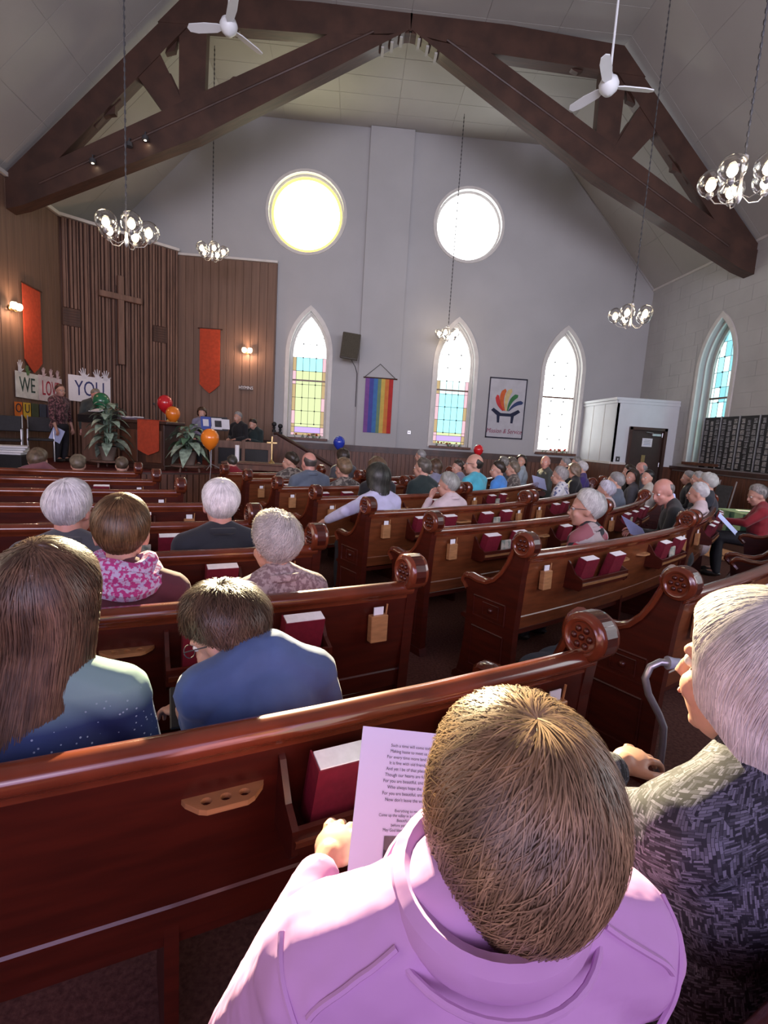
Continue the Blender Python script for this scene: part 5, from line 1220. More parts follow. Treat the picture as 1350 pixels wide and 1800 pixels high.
    if scarf:
        for q, (rr, zz, tt) in enumerate(((0.098, 0.0, 0.034), (0.086, 0.035, 0.030), (0.112, -0.035, 0.034))):
            ring = [Vector((rr * math.cos(a) * 1.15, B(nb) + rr * math.sin(a) - 0.005, nb + zz + 0.012 * math.sin(3 * a + q))) for a in [2 * PI * i / 28 for i in range(29)]]
            MB().tube(ring, tt, 8).build('scarf_fold', scarf, so, True)
    # ---- face and hair
    for s in (-1, 1):
        e = Vector((0.030 * s, 0.0745, 0.008)); MB().ball(Tm @ (e * hs), 0.0115 * hs, 10).build('eye', MT['eye'], bo, True)
        MB().ball(Tm @ ((e + Vector((0, 0.0078, 0))) * hs), 0.005 * hs, 8).build('iris', MT['iris'], bo, True)
    MB().ball(Tm @ (Vector((0, 0.0985, -0.056)) * hs), 1, 10, sq=(0.020 * hs, 0.006 * hs, 0.007 * hs), rot=Rh).build('lips', MT['lips'], bo, True)
    if hair: build_hair(hair, hair_mat(hairc, hairname or 'h%d' % (abs(hash(tuple(hairc))) % 99999)), root, Tm, hs, seed, strands, swid, lift=lift)
    if glasses:
        g = MB()
        for s in (-1, 1):
            ring = [Tm @ (Vector((0.032 * s + 0.022 * math.cos(a), 0.102, 0.006 + 0.018 * math.sin(a))) * hs) for a in [2 * PI * i / 14 for i in range(15)]]
            g.tube(ring, 0.0016 * hs, 5); g.tube([Tm @ (Vector((0.054 * s, 0.101, 0.012)) * hs), Tm @ (Vector((0.078 * s, 0.04, 0.012)) * hs), Tm @ (Vector((0.080 * s, -0.015, 0.006)) * hs)], 0.0018 * hs, 5)
        g.tube([Tm @ (Vector((-0.010, 0.104, 0.010)) * hs), Tm @ (Vector((0.010, 0.104, 0.010)) * hs)], 0.0016 * hs, 5)
        go = g.build('spectacles', MT['dark'], root, True)
    return root, Tm, J, so

# ---- who sits where: label, (x, y), facing, head-top height, look
def seated(pos, label, hair, hairc, shirt, **k):
    x, y, z, a = pos
    yaw = k.pop('turn', 0.0)
    return person(label, x, y, a + yaw, z, hair, hairc, shirt, **k)
GREY, WHITE_, SILV, DKBR, BROWN, LTBR, BLK, BLOND = (0.36, 0.35, 0.35), (0.72, 0.70, 0.70), (0.50, 0.49, 0.48), (0.040, 0.026, 0.018), (0.095, 0.052, 0.030), (0.22, 0.14, 0.08), (0.014, 0.012, 0.012), (0.34, 0.24, 0.13)
c_grey = cloth('charcoal_grey_coat', (0.060, 0.062, 0.075)); c_navy = cloth('near_black_navy_jacket', (0.016, 0.020, 0.030)); c_maroon = cloth('maroon_jacket', (0.085, 0.016, 0.028)); c_blk = cloth('black_top', (0.010, 0.010, 0.013))
c_bgrey = cloth('blue_grey_jacket', (0.10, 0.125, 0.17)); c_white = cloth('white_lilac_shirt', (0.55, 0.54, 0.74)); c_cyan = cloth('cyan_shirt', (0.07, 0.42, 0.55)); c_blue = cloth('bright_blue_shirt', (0.07, 0.26, 0.68))
c_pinkw = cloth('pale_pink_top', (0.62, 0.50, 0.52)); c_lilac = cloth('lilac_top', (0.25, 0.25, 0.36)); c_tealblack = cloth('dark_green_black_jumper', (0.012, 0.025, 0.025)); c_mauve = cloth('mauve_floral_blouse', (0.22, 0.15, 0.16), (0.42, 0.34, 0.34), scale=60, lo=0.45, hi=0.55)
c_floral = cloth('white_blue_floral_blouse', (0.66, 0.66, 0.70), (0.10, 0.12, 0.26), scale=22, lo=0.54, hi=0.60); c_brownp = cloth('brown_patterned_top', (0.07, 0.055, 0.05), (0.25, 0.22, 0.19), scale=24, lo=0.5, hi=0.56); c_red = cloth('red_cardigan', (0.26, 0.012, 0.022))
c_darkgreen = cloth('dark_olive_grey_jumper', (0.055, 0.065, 0.060)); c_purple = cloth('purple_jacket', (0.05, 0.03, 0.16)); c_bfleece = cloth('black_fleece', (0.012, 0.014, 0.016)); c_plum = cloth('dusty_pink_jumper', (0.20, 0.075, 0.09))
c_print = cloth('dark_red_printed_blouse', (0.045, 0.016, 0.020), (0.24, 0.10, 0.11), scale=30, lo=0.5, hi=0.56)
# plaid: red, black and white squares
c_plaid = bpy.data.materials.new('red_black_white_plaid'); c_plaid.use_nodes = True
def plaid(m, cols, scale):
    nt = m.node_tree; n = nt.nodes; b = n['Principled BSDF']; b.inputs['Roughness'].default_value = 0.85
    tc = n.new('ShaderNodeTexCoord'); mp = n.new('ShaderNodeMapping'); mp.inputs['Scale'].default_value = (scale,) * 3; mp.inputs['Rotation'].default_value = (0.2, 0.3, 0.5); nt.links.new(tc.outputs['Object'], mp.inputs[0])
    vo = n.new('ShaderNodeTexVoronoi'); vo.distance = 'CHEBYCHEV'; vo.inputs['Scale'].default_value = 1.0; vo.inputs['Randomness'].default_value = 0.6; nt.links.new(mp.outputs[0], vo.inputs['Vector'])
    sp = n.new('ShaderNodeSeparateColor'); nt.links.new(vo.outputs['Color'], sp.inputs[0])
    cr = n.new('ShaderNodeValToRGB'); cr.color_ramp.interpolation = 'CONSTANT'
    for i, c in enumerate(cols):
        e = cr.color_ramp.elements[i] if i < 2 else cr.color_ramp.elements.new(i / len(cols)); e.position = i / len(cols); e.color = (*c, 1)
    nt.links.new(sp.outputs[0], cr.inputs[0]); nt.links.new(cr.outputs[0], b.inputs['Base Color'])
plaid(c_plaid, [(0.03, 0.03, 0.035), (0.45, 0.04, 0.06), (0.42, 0.36, 0.36), (0.04, 0.04, 0.045), (0.40, 0.33, 0.32), (0.30, 0.10, 0.12)], 13)
# woven black and white jacket
c_weave = bpy.data.materials.new('black_white_woven_jacket'); c_weave.use_nodes = True
nt = c_weave.node_tree; n = nt.nodes; b = n['Principled BSDF']; b.inputs['Roughness'].default_value = 0.8
tc = n.new('ShaderNodeTexCoord'); sx_ = n.new('ShaderNodeSeparateXYZ'); nt.links.new(tc.outputs['Object'], sx_.inputs[0])
nz = n.new('ShaderNodeTexNoise'); nz.inputs['Scale'].default_value = 9; nt.links.new(tc.outputs['Object'], nz.inputs['Vector'])
at_ = n.new('ShaderNodeMath'); at_.operation = 'ARCTAN2'; nt.links.new(sx_.outputs[0], at_.inputs[0]); nt.links.new(sx_.outputs[1], at_.inputs[1])
m1 = n.new('ShaderNodeMath'); m1.operation = 'MULTIPLY'; m1.inputs[1].default_value = 0.20; nt.links.new(at_.outputs[0], m1.inputs[0])
cb = n.new('ShaderNodeCombineXYZ'); nt.links.new(m1.outputs[0], cb.inputs[0]); nt.links.new(sx_.outputs[2], cb.inputs[1])
mxv = n.new('ShaderNodeVectorMath'); mxv.operation = 'MULTIPLY_ADD'; nt.links.new(nz.outputs['Color'], mxv.inputs[0]); mxv.inputs[1].default_value = (0.012, 0.012, 0); nt.links.new(cb.outputs[0], mxv.inputs[2])
def brick(rot, sc):
    mp = n.new('ShaderNodeMapping'); mp.inputs['Rotation'].default_value = (0, 0, rot); nt.links.new(mxv.outputs[0], mp.inputs[0])
    br = n.new('ShaderNodeTexBrick'); br.inputs['Scale'].default_value = sc; br.inputs['Mortar Size'].default_value = 0.008; br.inputs['Brick Width'].default_value = 0.35; br.inputs['Row Height'].default_value = 0.10; br.inputs['Bias'].default_value = -0.25
    br.inputs['Color1'].default_value = (0.009, 0.009, 0.018, 1); br.inputs['Color2'].default_value = (0.20, 0.20, 0.27, 1); br.inputs['Mortar'].default_value = (0.006, 0.006, 0.012, 1); br.inputs['Mortar Smooth'].default_value = 0.2
    nt.links.new(mp.outputs[0], br.inputs['Vector']); return br
b1 = brick(0.25, 34); b2 = brick(0.25 + PI / 2, 34); ck = n.new('ShaderNodeTexNoise'); ck.inputs['Scale'].default_value = 45; nt.links.new(tc.outputs['Object'], ck.inputs['Vector'])
gt = n.new('ShaderNodeMath'); gt.operation = 'GREATER_THAN'; gt.inputs[1].default_value = 0.5; nt.links.new(ck.outputs['Fac'], gt.inputs[0])
mx = n.new('ShaderNodeMix'); mx.data_type = 'RGBA'; nt.links.new(gt.outputs[0], mx.inputs[0]); nt.links.new(b1.outputs[0], mx.inputs[6]); nt.links.new(b2.outputs[0], mx.inputs[7]); nt.links.new(mx.outputs[2], b.inputs['Base Color'])
# starry navy shirt, teal at the shoulders as dyed
c_star = M('navy_starry_shirt', (0.010, 0.020, 0.085), 0.8, c2=(0.02, 0.045, 0.14), scale=5, bump=0.2, bscale=6)
nt = c_star.node_tree; n = nt.nodes; b = n['Principled BSDF']; src = b.inputs['Base Color'].links[0].from_socket
vo = n.new('ShaderNodeTexVoronoi'); vo.inputs['Scale'].default_value = 75; tc = n.new('ShaderNodeTexCoord'); nt.links.new(tc.outputs['Object'], vo.inputs['Vector'])
lt = n.new('ShaderNodeMath'); lt.operation = 'LESS_THAN'; lt.inputs[1].default_value = 0.16; nt.links.new(vo.outputs['Distance'], lt.inputs[0])
mxs = n.new('ShaderNodeMix'); mxs.data_type = 'RGBA'; nt.links.new(lt.outputs[0], mxs.inputs[0]); nt.links.new(src, mxs.inputs[6]); mxs.inputs[7].default_value = (0.30, 0.38, 0.50, 1)
sz_ = n.new('ShaderNodeSeparateXYZ'); nt.links.new(tc.outputs['Object'], sz_.inputs[0]); mr = n.new('ShaderNodeMapRange'); mr.inputs['From Min'].default_value = 0.93; mr.inputs['From Max'].default_value = 0.99; nt.links.new(sz_.outputs[2], mr.inputs['Value'])
mxt = n.new('ShaderNodeMix'); mxt.data_type = 'RGBA'; nt.links.new(mr.outputs[0], mxt.inputs[0]); nt.links.new(mxs.outputs[2], mxt.inputs[6]); mxt.inputs[7].default_value = (0.16, 0.28, 0.28, 1); nt.links.new(mxt.outputs[2], b.inputs['Base Color'])
c_scarf = cloth('magenta_lilac_scarf', (0.50, 0.42, 0.62), (0.42, 0.03, 0.20), scale=70, lo=0.47, hi=0.53)
c_tee = cloth('slate_blue_tee', (0.055, 0.105, 0.24), bump=0.5, bs=5); c_pink = M('pink_sweatshirt', (0.58, 0.33, 0.59), 0.92, var=0.03, scale=4, bump=0.8, bscale=7, spec=0.2)

# ---------------- the four people nearest the viewer
def wl(x, y, a, P):
    """world point into the local frame of a person standing at x, y and turned by a"""
    dx, dy = P[0] - x, P[1] - y; return (dx * math.cos(a) + dy * math.sin(a), -dx * math.sin(a) + dy * math.cos(a), P[2])
bx_, by_, ba_ = 0.165, 0.445, 0.10
boy, TB, JB, sb_ = person('boy in pink sweatshirt with short light brown hair reading a song sheet', bx_, by_, ba_, 1.262, 'boy', (0.20, 0.125, 0.068), c_pink, W=0.98, hs=1.13, hsc=0.80, vox=0.0085, nbz=1.095,
    head=(-0.15, -0.26, 0.08), arms={'L': (wl(bx_, by_, ba_, (-0.10, 0.56, 0.79)), wl(bx_, by_, ba_, (-0.015, 0.765, 0.840))), 'R': (wl(bx_, by_, ba_, (0.38, 0.60, 0.84)), wl(bx_, by_, ba_, (0.27, 0.72, 0.86)))}, strands=14000, swid=0.0009, lean=0.03, seed=3, hairname='boy_light_brown', hadj=(0.022, -0.030, 0), hands=('relaxed', 'relaxed'), lift=0.006)
V_ = []
for q, (rx, ry, dz_, tt) in enumerate(((0.090, 0.080, 0.0, 0.0155), (0.112, 0.100, -0.016, 0.004))):
    ring = [Vector((rx * math.cos(a_), 0.016 + ry * math.sin(a_), 1.112 + dz_ + (0.018 * math.sin(a_) if q == 0 else 0.022 * math.sin(a_)) )) for a_ in [2 * PI * i / 40 for i in range(41)]]
    MB().tube(ring, tt, 8, flat=1.5 if q == 0 else 1).build('collar_band' if q == 0 else 'collar_seam', c_pink, boy, True)
for s_ in (-1, 1):
    seam(sb_, boy, [(0.105 * s_, -0.03, 1.10), (0.15 * s_, -0.06, 1.10), (0.20 * s_, -0.09, 1.05)], 0.0035, c_pink)
    seam(sb_, boy, [(0.215 * s_, 0.02, 1.08), (0.20 * s_, -0.08, 1.02), (0.185 * s_, -0.12, 0.92), (0.18 * s_, -0.12, 0.80)], 0.0035, c_pink, 'sleeve_seam')
wx_, wy_, wa_ = 0.685, 0.715, 0.36
wom, TW, JW, sw_ = person('older woman with silver bob and black and white woven jacket turned left', wx_, wy_, wa_, 1.330, 'bob', (0.52, 0.49, 0.48), c_weave, W=1.16, hs=1.08, vox=0.0085, nbz=1.09,
    head=(0.02, -0.04, 0.0), arms={'L': (wl(wx_, wy_, wa_, (0.40, 0.88, 0.86)), wl(wx_, wy_, wa_, (0.60, 0.985, 0.885)))}, strands=14000, swid=0.0010, collar=c_weave, seed=5, female=True, hairname='silver_bob', lift=0.003, hadj=(-0.005, 0.0, 0))
gx_, gy_, ga_ = -0.655, 1.085, 0.20
girl, TG, JG, sg_ = person('girl with long brown hair, glasses and starry navy shirt at the left edge', gx_, gy_, ga_, 1.268, 'long', (0.085, 0.048, 0.028), c_star, W=0.98, hs=1.02, vox=0.009,
    head=(-0.35, -0.12, 0.05), strands=11000, swid=0.0011, glasses=True, seed=8, female=True, hairname='long_brown', lift=0.006)
lx_, ly_, la_ = -0.185, 1.245, 0.42
lad, TL, JL, sl_ = person('boy in slate blue tee with tousled dark hair and glasses bent over a screen', lx_, ly_, la_, 1.128, 'mop', (0.060, 0.036, 0.022), c_tee, W=0.86, hs=0.97, vox=0.009, nbz=0.975,
    head=(0.80, -0.50, -0.05), arms={'L': (wl(lx_, ly_, la_, (-0.36, 1.30, 0.78)), wl(lx_, ly_, la_, (-0.43, 1.38, 0.76))), 'R': (wl(lx_, ly_, la_, (-0.02, 1.40, 0.74)), wl(lx_, ly_, la_, (-0.27, 1.46, 0.77)))}, strands=11000, swid=0.0012, glasses=True, seed=9, hairname='tousled_dark', lean=0.06, hadj=(-0.03, 0.03, 0), sleeve=0.6, lift=0.010)
# ---------------- everyone else
seated((-0.827, 1.903, 1.276, 0.386), 'woman with short brown hair, maroon jacket and magenta patterned scarf on the left', 'crop', (0.095,0.050,0.022), c_maroon, W=1.05, hs=1.12, strands=3500, swid=0.0016, scarf=c_scarf, female=True, vox=0.012, head=(0.05,-0.10,0), hairname='short_brown', turn=-0.15, seed=11)
seated((-0.283, 2.140, 1.191, 0.434), 'older woman with curly pale hair and mauve floral blouse at the pew end', 'curly', (0.52,0.48,0.45), c_mauve, W=1.0, hs=1.0, strands=3500, swid=0.0016, female=True, vox=0.012, head=(0.15,-0.15,0), collar=c_mauve, turn=0.15, seed=12)
seated((-1.351, 2.546, 1.242, 0.365), 'white-haired man in charcoal grey coat, left of the woman with the scarf', 'full', WHITE_, c_grey, W=1.12, hs=1.12, strands=2500, swid=0.0018, vox=0.012, head=(-0.35,-0.08,0), collar=c_grey, skin='pink', turn=-0.1, seed=13)
seated((-0.692, 2.821, 1.258, 0.427), 'white-haired man in near-black jacket, right of the woman with the scarf', 'full', (0.80,0.78,0.78), c_navy, W=1.1, hs=1.08, strands=2500, swid=0.0018, vox=0.012, head=(0.0,-0.05,0), collar=c_navy, skin='pink', seed=14)
seated((-0.481, 6.184, 1.328, 0.608), 'balding man in blue-grey jacket seated before the stair rail', 'ring', (0.10,0.08,0.07), c_bgrey, W=1.2, hs=1.08, skin='pink', collar=c_bgrey, seed=15)
seated((-0.797, 7.040, 1.266, 0.637), 'person with dark curly hair turned left beside the balding man in blue-grey', 'mop', DKBR, c_brownp, hs=1.0, head=(0.7,-0.05,0), seed=16)
seated((-0.071, 6.487, 1.257, 0.666), 'person with full light brown hair and grey-brown patterned top', 'full', LTBR, c_brownp, hs=1.15, W=1.05, female=True, collar=c_brownp, seed=17)
seated((0.308, 5.681, 1.322, 0.645), 'person with brown bobbed hair and black coat just behind the white shirt', 'neck', (0.14,0.085,0.05), c_blk, hs=1.02, W=1.05, female=True, seed=18)
seated((0.264, 4.552, 1.309, 0.577), 'person with dark hair in white lilac shirt resting an arm on the pew end', 'neck', (0.030,0.030,0.024), c_white, hs=1.05, W=1.0, strands=700, swid=0.003, female=True, arms={'L': ((-0.40,-0.08,0.93),(-0.43,0.20,0.80))}, sleeve=0.9, seed=19)
seated((0.873, 6.141, 1.327, 0.720), 'person with short greying brown hair in dark green-black jumper', 'full', (0.13,0.11,0.09), c_tealblack, hs=1.0, W=1.05, head=(0.25,0,0), seed=20)
seated((1.316, 7.849, 1.266, 0.887), 'person with dark brown bob in lilac top, right of the dark jumper', 'neck', BROWN, c_lilac, hs=0.98, female=True, seed=21)
seated((-0.105, 7.615, 1.345, 0.750), 'dark-haired person with pale headband under the blue balloon', 'neck', DKBR, c_grey, hs=0.95, female=True, seed=22)
seated((1.406, 10.284, 1.339, 1.147), 'grey-haired person with dark clip by the far wainscot', 'full', GREY, c_grey, hs=1.0, seed=23)
seated((1.808, 8.515, 1.244, 0.982), 'dark-haired person in profile turned to the left before the cyan shirt', 'full', DKBR, c_lilac, hs=1.0, head=(0.95,-0.1,0), female=True, seed=24)
seated((1.013, 5.088, 1.235, 0.665), 'older person with pale grey hair and pale pink top, hand at chin', 'full', (0.40,0.40,0.36), c_pinkw, hs=1.0, W=0.95, female=True, head=(0.45,-0.15,0), strands=700, swid=0.003, collar=c_pinkw, arms={'L': ((-0.26,0.16,0.74),(-0.12,0.17,0.97))}, seed=25)
seated((1.701, 6.961, 1.407, 0.841), 'large man with thinning dark hair and glasses in cyan shirt', 'ring', (0.03,0.025,0.02), c_cyan, hs=1.22, W=1.30, head=(0.55,-0.02,0), glasses=True, seed=26)
seated((2.227, 7.603, 1.296, 0.927), 'person with dark brown short hair in bright blue shirt', 'full', DKBR, c_blue, hs=1.05, W=0.95, head=(0.6,-0.1,0), seed=27)
seated((2.622, 8.170, 1.281, 0.999), 'person with light brown-grey hair in dark floral top right of the blue shirt', 'full', (0.20,0.16,0.12), c_brownp, hs=1.0, head=(0.3,0,0), female=True, seed=28)
seated((2.796, 9.282, 1.326, 1.110), 'grey-haired person far back under the white banner, left one', 'full', (0.25,0.24,0.22), c_grey, hs=1.0, seed=29)
seated((3.050, 9.584, 1.317, 1.151), 'dark grey-haired person far back under the white banner, right one', 'full', (0.14,0.12,0.10), c_grey, hs=1.0, seed=30)
seated((3.320, 9.885, 1.364, 1.192), "person with long dark hair and pale blue top far back, face turned to viewer's left", 'neck', DKBR, cloth('pale_blue_top', (0.36,0.44,0.50)), hs=1.0, head=(1.3,0,0), female=True, seed=31)
seated((3.528, 9.183, 1.403, 1.134), 'man with pinkish face and thin grey hair in grey coat turned sideways', 'ring', GREY, c_darkgreen, hs=1.05, W=1.15, head=(0.9,0,0), skin='pink', turn=0.5, seed=32)
seated((3.012, 7.184, 1.282, 0.940), 'older woman with grey hair in white blouse with blue flowers', 'full', (0.44,0.41,0.40), c_floral, hs=1.05, W=1.0, female=True, head=(0.15,-0.1,0), strands=500, swid=0.003, collar=c_floral, seed=33)
seated((3.621, 8.117, 1.313, 1.046), 'woman with straight light brown bob in black top', 'bob', (0.24,0.17,0.12), c_blk, hs=0.98, W=0.9, female=True, seed=34)
seated((4.046, 8.783, 1.340, 1.120), 'white-haired person in deep purple jacket behind the black top', 'full', WHITE_, c_purple, hs=1.0, W=0.95, seed=35)
seated((4.209, 9.886, 1.371, 1.224), 'grey-haired person near the orange sill flowers, left one', 'full', GREY, c_blk, hs=0.95, seed=36)
seated((4.614, 10.288, 1.389, 1.272), 'grey-haired person near the orange sill flowers, right one', 'full', (0.30,0.29,0.27), c_grey, hs=0.95, seed=37)
seated((1.784, 3.663, 1.250, 0.642), 'older woman with swept white hair in red, black and white plaid jacket', 'full', (0.66,0.66,0.62), c_plaid, hs=1.12, W=0.92, strands=2200, swid=0.0022, female=True, vox=0.013, head=(0.55,-0.08,0), glasses=True, collar=c_plaid, seed=38)
seated((3.089, 5.965, 1.191, 0.857), 'person with pale lavender-white hair behind the rounded pew end', 'full', (0.66,0.64,0.72), c_pinkw, hs=1.0, W=0.85, female=True, strands=800, swid=0.003, head=(0.2,-0.1,0), seed=39)
seated((3.572, 6.676, 1.268, 0.933), 'grey-haired person with black headband in slate grey coat', 'full', GREY, c_bgrey, hs=1.05, W=1.0, head=(0.1,-0.1,0), seed=40)
seated((4.350, 7.680, 1.283, 1.045), 'woman with long dark hair in dark grey top before the vestibule door', 'long', DKBR, c_grey, hs=0.95, W=0.9, female=True, head=(0.8,-0.05,0), seed=41)
seated((4.416, 7.379, 1.307, 1.025), 'pale-faced woman with short black hair in cream top gazing left', 'crop', BLK, cloth('cream_top', (0.52,0.48,0.42)), hs=0.95, W=0.85, female=True, head=(0.9,0,0), seed=42)
seated((4.748, 8.483, 1.338, 1.123), 'dark-haired person half hidden behind the long-haired woman', 'full', DKBR, c_blk, hs=0.95, seed=43)
seated((5.250, 8.985, 1.399, 1.181), 'pink bald head beneath the door notice', 'ring', GREY, c_grey, hs=1.0, skin='pink', seed=44)
seated((3.341, 4.922, 1.333, 0.806), 'bald man in black fleece bent over a blue-white song sheet', 'ring', (0.20,0.18,0.17), c_bfleece, hs=1.10, W=1.12, vox=0.013, skin='pink', head=(0.60,-0.45,0), turn=0.35, lean=0.10, hadj=(0.0,0.03), arms={'L': ((-0.24,0.18,0.74),(-0.12,0.40,0.78)),'R': ((0.24,0.14,0.72),(0.05,0.40,0.74))}, seed=45)
seated((4.045, 5.675, 1.250, 0.890), 'white-haired person directly behind the bald man', 'full', WHITE_, c_pinkw, hs=1.0, W=0.9, seed=46)
seated((4.636, 6.377, 1.335, 0.965), 'person with curly white hair right of the bald man', 'curly', (0.62,0.62,0.58), c_navy, hs=1.05, W=1.0, seed=47)
seated((5.671, 8.283, 1.298, 1.141), 'grey-haired person in the far pew right of the door, left one', 'full', GREY, c_blk, hs=0.95, seed=48)
seated((5.631, 7.982, 1.307, 1.118), 'grey-haired person in the far pew right of the door, right one', 'full', SILV, c_grey, hs=0.95, seed=49)
seated((-3.756, 6.435, 1.162, 0.245), 'child with light brown hair in grey-blue top in the front left pew', 'full', (0.16,0.11,0.07), c_bgrey, hs=1.22, W=0.95, seed=50)
seated((-3.343, 6.552, 1.107, 0.305), 'child with fair brown hair stretching a pink sleeve along the front pew', 'full', (0.20,0.16,0.11), c_plum, hs=1.0, W=0.85, arms={'L': ((-0.34,-0.05,0.98),(-0.56,-0.08,0.93))}, seed=51)
seated((-2.887, 6.712, 1.105, 0.372), 'small child with cropped brown hair right of the pink-sleeved child', 'crop', (0.13,0.09,0.06), c_grey, hs=0.92, W=0.75, seed=52)
seated((-1.678, 7.464, 1.160, 0.572), 'small child with dark hair in front of the pillar candle', 'full', (0.05,0.045,0.035), c_red, hs=0.80, W=0.7, seed=53)
seated((5.262, 6.233, 1.244, 0.983), 'grey-haired woman in red cardigan and black trousers at the right edge holding a sheet', 'full', (0.30,0.28,0.26), c_red, hs=1.08, W=1.0, female=True, head=(0.35,-0.35,0), vox=0.013, strands=600, swid=0.003, arms={'L': ((-0.25,0.16,0.76),(-0.10,0.36,0.76)),'R': ((0.25,0.12,0.74),(0.02,0.36,0.72))}, seed=54)

# ---------------- people on the platform
wmx, wmy = -5.702, 10.55
pw, *_ = person('standing woman in dark red printed blouse and black trousers holding a white sheet', wmx, wmy, -1.75, 2.183 - PZ0, 'crop', (0.10, 0.04, 0.03), c_print, stand=True, seat=0.62, hs=0.98, W=1.12, female=True, glasses=True, z0=PZ0, head=(-0.4, -0.1, 0), sleeve=0.5, arms={'R': ((0.25, 0.04, 0.86), (0.27, 0.14, 0.64))})
for o_ in pw.children_recursive:
    pass
lmx, lmy = -5.335, 11.15
person('older man in grey-green jumper standing behind the black-topped lectern', lmx, lmy, -2.4, 2.184 - PZ0, 'crop', (0.30, 0.27, 0.22), c_darkgreen, stand=True, seat=0.62, hs=1.0, W=1.05, z0=PZ0, skin='pink', head=(0.2, -0.45, 0))
person('musician in pale top with bowed head behind the music stand', -3.271, 11.6, 3.0, 1.26, 'neck', BROWN, c_lilac, seat=0.45, hs=1.0, z0=PZ0, female=True, head=(0.3, -0.45, 0), sleeve=0.3)
person('musician in dark clothes seated against the wood wall right of the music stand', -2.618, 12.2, 2.7, 1.22, 'full', GREY, c_blk, seat=0.45, hs=1.0, z0=PZ0, head=(0, -0.2, 0))
person('second musician in black seated at the right end of the choir rail', -2.273, 12.3, 2.6, 1.10, 'full', DKBR, c_tealblack, seat=0.45, hs=0.95, z0=PZ0, head=(0, -0.5, 0))
for k, (x_, y_) in enumerate(((-3.271, 11.64), (-2.618, 12.24), (-2.273 + 0.04, 12.34))):
    t = thing('stool', 'dark stool under the %s seated musician' % ('left', 'middle', 'right')[k], 'stool', (x_, y_, PZ0))
    MB().lathe([(0.16, 0.40), (0.17, 0.42), (0.16, 0.44), (0, 0.44)], n=16).build('seat', MT['black'], t, True)
    for q in range(3): a = q * 2.09; MB().tube([(0.15 * math.cos(a), 0.15 * math.sin(a), 0), (0.10 * math.cos(a), 0.10 * math.sin(a), 0.41)], 0.012, 6).build('leg', MT['black'], t)
# ================================================================ SHEETS, CANE AND SMALL THINGS
def sheet(label, O, U, V, mat=None, curl=0.012, n=6, group=None, name='song_sheet'):
    """O top-left corner, U across, V down; slightly curled, with thickness"""
    O, U, V = Vector(O), Vector(U), Vector(V); N = U.cross(V).normalized(); P = []; F = []
    for s in (0, 1):
        for i in range(n + 1):
            for j in range(n + 1):
                u, v = i / n, j / n; P.append(O + U * u + V * v + N * (curl * math.sin(PI * u) * (0.4 + 0.6 * v) + s * 0.0012))
    m = (n + 1) ** 2
    for i in range(n):
        for j in range(n):
            a = i * (n + 1) + j; F.append((a, a + 1, a + n + 2, a + n + 1)); F.append((m + a, m + a + n + 1, m + a + n + 2, m + a + 1))
    E = [i for i in range(n + 1)] + [i * (n + 1) + n for i in range(1, n + 1)] + [n * (n + 1) + j for j in range(n - 1, -1, -1)] + [i * (n + 1) for i in range(n - 1, 0, -1)]
    for k in range(len(E)): a, b = E[k], E[(k + 1) % len(E)]; F.append((a, b, m + b, m + a))
    c = O + U * 0.5 + V * 0.5
    t = thing(name, label, 'paper', c, 0, group)
    MB().add(P, F).build('page', mat or MT['paper'], t, True, world=True)
    return t, O, U, V, N
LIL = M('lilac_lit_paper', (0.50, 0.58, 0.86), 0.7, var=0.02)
O_ = Vector((0.048, 0.905, 1.018)); U_ = Vector((0.205, 0.045, -0.045)); Vd = Vector((-0.024, -0.175, -0.215))
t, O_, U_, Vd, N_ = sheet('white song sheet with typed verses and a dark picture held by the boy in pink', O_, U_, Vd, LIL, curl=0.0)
N2 = -N_ if N_.y > 0 else N_
ux, vy = U_.normalized(), Vd.normalized()
Mx_ = Matrix(((ux.x, -vy.x, N2.x, 0), (ux.y, -vy.y, N2.y, 0), (ux.z, -vy.z, N2.z, 0), (0, 0, 0, 1)))
lines = ['Such a time will come today at the last', 'Making haste to meet us we know well', 'For every time more land of golden sunset', 'It is fine with old friends and family too', "And yet I be of that place some more days", 'Though our hearts are full of songs we sing', 'For you are beautiful, and we have loved you', 'Who always hope the words will come', 'For you are beautiful, and we have loved you', 'Now don\'t leave the words until the end']
for k, s_ in enumerate(lines):
    text_mesh(s_, 0.0078, 'text_line', MT['ink'], Matrix.Translation(O_ + U_ * 0.56 + Vd * (0.105 + 0.036 * k) + N2 * 0.0022) @ Mx_, t)
for k, s_ in enumerate(['Everything to me, my dear', 'Come up the valley in a summer haze, we will be', 'Beautiful Sunday, I said', 'before you and with every day', 'May God bless you and your home, amen']):
    text_mesh(s_, 0.0066, 'text_line', MT['ink'], Matrix.Translation(O_ + U_ * 0.52 + Vd * (0.49 + 0.027 * k) + N2 * 0.0022) @ Mx_, t)
MB().add([O_ + U_ * a + Vd * b + N2 * 0.002 for a, b in ((0.28, 0.63), (0.82, 0.63), (0.82, 0.84), (0.28, 0.84))], [(0, 1, 2, 3)]).build('picture', M('night_sky_picture', (0.02, 0.02, 0.028), 0.6, c2=(0.12, 0.12, 0.15), scale=9), t, world=True)
MB().add([O_ + U_ * a + Vd * b + N2 * 0.0024 for a, b in ((0.28, 0.70), (0.40, 0.735), (0.55, 0.745), (0.82, 0.74), (0.82, 0.84), (0.28, 0.84))], [(0, 1, 2, 3, 4, 5)]).build('picture_ground', MT['ink'], t, world=True)
MB().ball(O_ + U_ * 0.55 + Vd * 0.728 + N2 * 0.0026, 0.0025, 8).build('picture_light', MT['pages'], t, world=True)
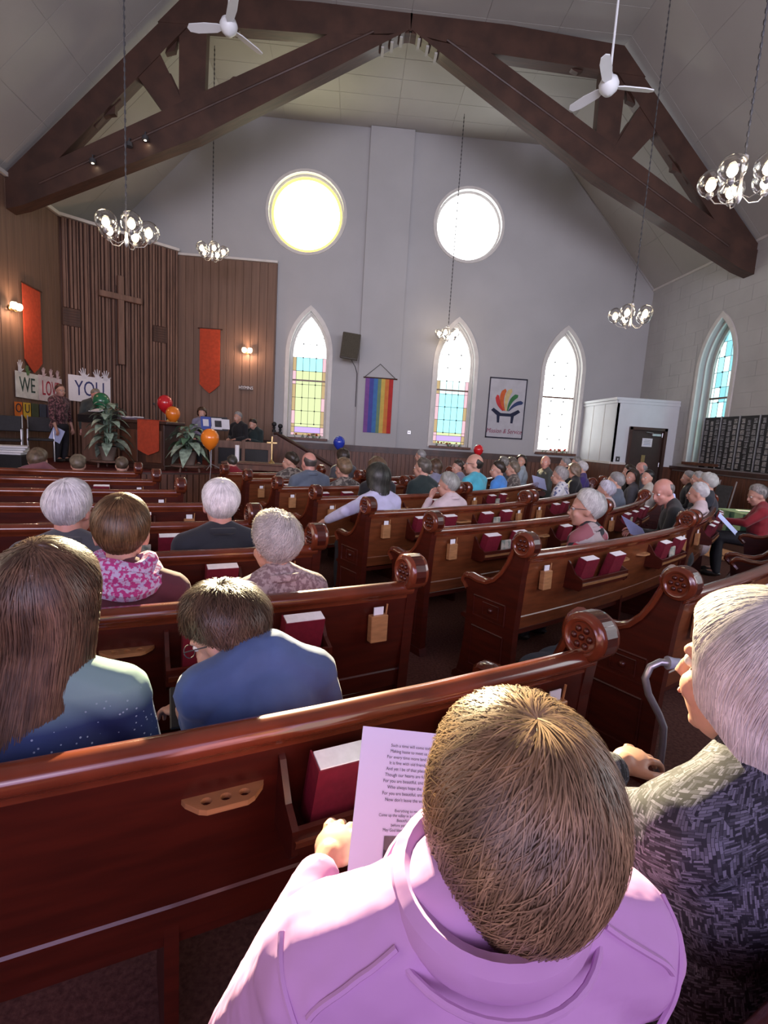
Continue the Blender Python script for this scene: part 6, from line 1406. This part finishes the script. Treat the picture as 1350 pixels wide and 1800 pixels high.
sheet('blue-white song sheet on the lap of the bald man in black fleece', (2.502, 4.550, 0.980), (0.16, -0.10, -0.10), (0.12, 0.02, -0.17), M('pale_blue_sheet', (0.36, 0.42, 0.72), 0.7))
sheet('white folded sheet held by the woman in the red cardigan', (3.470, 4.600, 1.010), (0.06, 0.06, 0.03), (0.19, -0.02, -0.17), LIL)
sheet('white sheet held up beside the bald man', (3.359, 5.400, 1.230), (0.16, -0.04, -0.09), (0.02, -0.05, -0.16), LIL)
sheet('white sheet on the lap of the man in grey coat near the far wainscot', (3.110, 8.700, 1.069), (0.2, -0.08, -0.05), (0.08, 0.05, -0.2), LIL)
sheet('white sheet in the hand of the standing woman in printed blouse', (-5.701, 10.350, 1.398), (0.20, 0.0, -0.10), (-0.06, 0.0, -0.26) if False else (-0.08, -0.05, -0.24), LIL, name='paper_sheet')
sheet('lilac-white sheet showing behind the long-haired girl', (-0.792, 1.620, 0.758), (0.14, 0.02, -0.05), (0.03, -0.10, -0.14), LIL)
# cane with a hooked metal shaft and pale rubber grip
t = thing('walking_cane', 'silver hooked walking cane with pale grip standing before the woman with silver bob', 'cane', (0.97, 1.52, 0))
cp = [(1.023, 1.370, 0.953), (0.970, 1.370, 0.958), (0.926, 1.370, 0.961), (0.899, 1.370, 0.946), (0.888, 1.370, 0.910), (0.905, 1.370, 0.861), (0.949, 1.375, 0.796), (0.974, 1.380, 0.752), (0.986, 1.390, 0.687), (0.994, 1.400, 0.614)]
sh_ = cp[1:] + [(cp[-1][0] + 0.01, 1.46, 0.30), (cp[-1][0] + 0.015, 1.52, 0.025)]
MB().tube(sh_, 0.0105, 10).build('shaft', MT['metal'], t, True, world=True)
MB().tube([cp[0], cp[1], ((cp[1][0] + cp[2][0]) / 2, 1.37, (cp[1][2] + cp[2][2]) / 2)], [0.017, 0.016, 0.020], 10).build('grip', M('pale_blue_grey_rubber', (0.36, 0.38, 0.46), 0.5), t, True, world=True)
MB().lathe([(0.018, 0), (0.018, 0.02), (0.012, 0.04)], c=(sh_[-1][0] - 0.0, 1.52, 0), n=12).build('rubber_tip', MT['black'], t, True, world=True)
# tablet in the lad's hands
t = thing('tablet', 'black handheld screen with a teal strip in the hands of the boy in blue', 'tablet', (-0.38, 1.42, 0.77))
R_ = Matrix.Rotation(0.35, 3, 'Z') @ Matrix.Rotation(0.55, 3, 'X')
MB().bbox((0, 0, 0.0), (0.20, 0.13, 0.010), 0.004, rot=R_).build('case', MT['black'], t); MB().box(R_ @ Vector((0.02, 0.02, 0.0055)), (0.15, 0.018, 0.001), rot=R_).build('screen_strip', emis('teal_screen', (0.05, 0.42, 0.30), 0.6), t)
# grey garment under the second centre pew
gm = MB(); 
for k in range(3): gm.ball((0.25 * k, 0.02 * k, 0.055 - 0.01 * k), 1.0, 14, sq=(0.22, 0.15, 0.055))
me = remeshed(gm, 0.02, 4, 'folded_coat'); o = link_mesh(me, 'folded_coat', cloth('blue_grey_coat_cloth', (0.13, 0.15, 0.20), bump=0.5), None)
o.location = (*polar(12.2, -55.5), 0.0); o.rotation_euler = (0, 0, math.radians(35)); tag(o, 'blue-grey folded coat lying on the floor under a centre pew', 'coat')
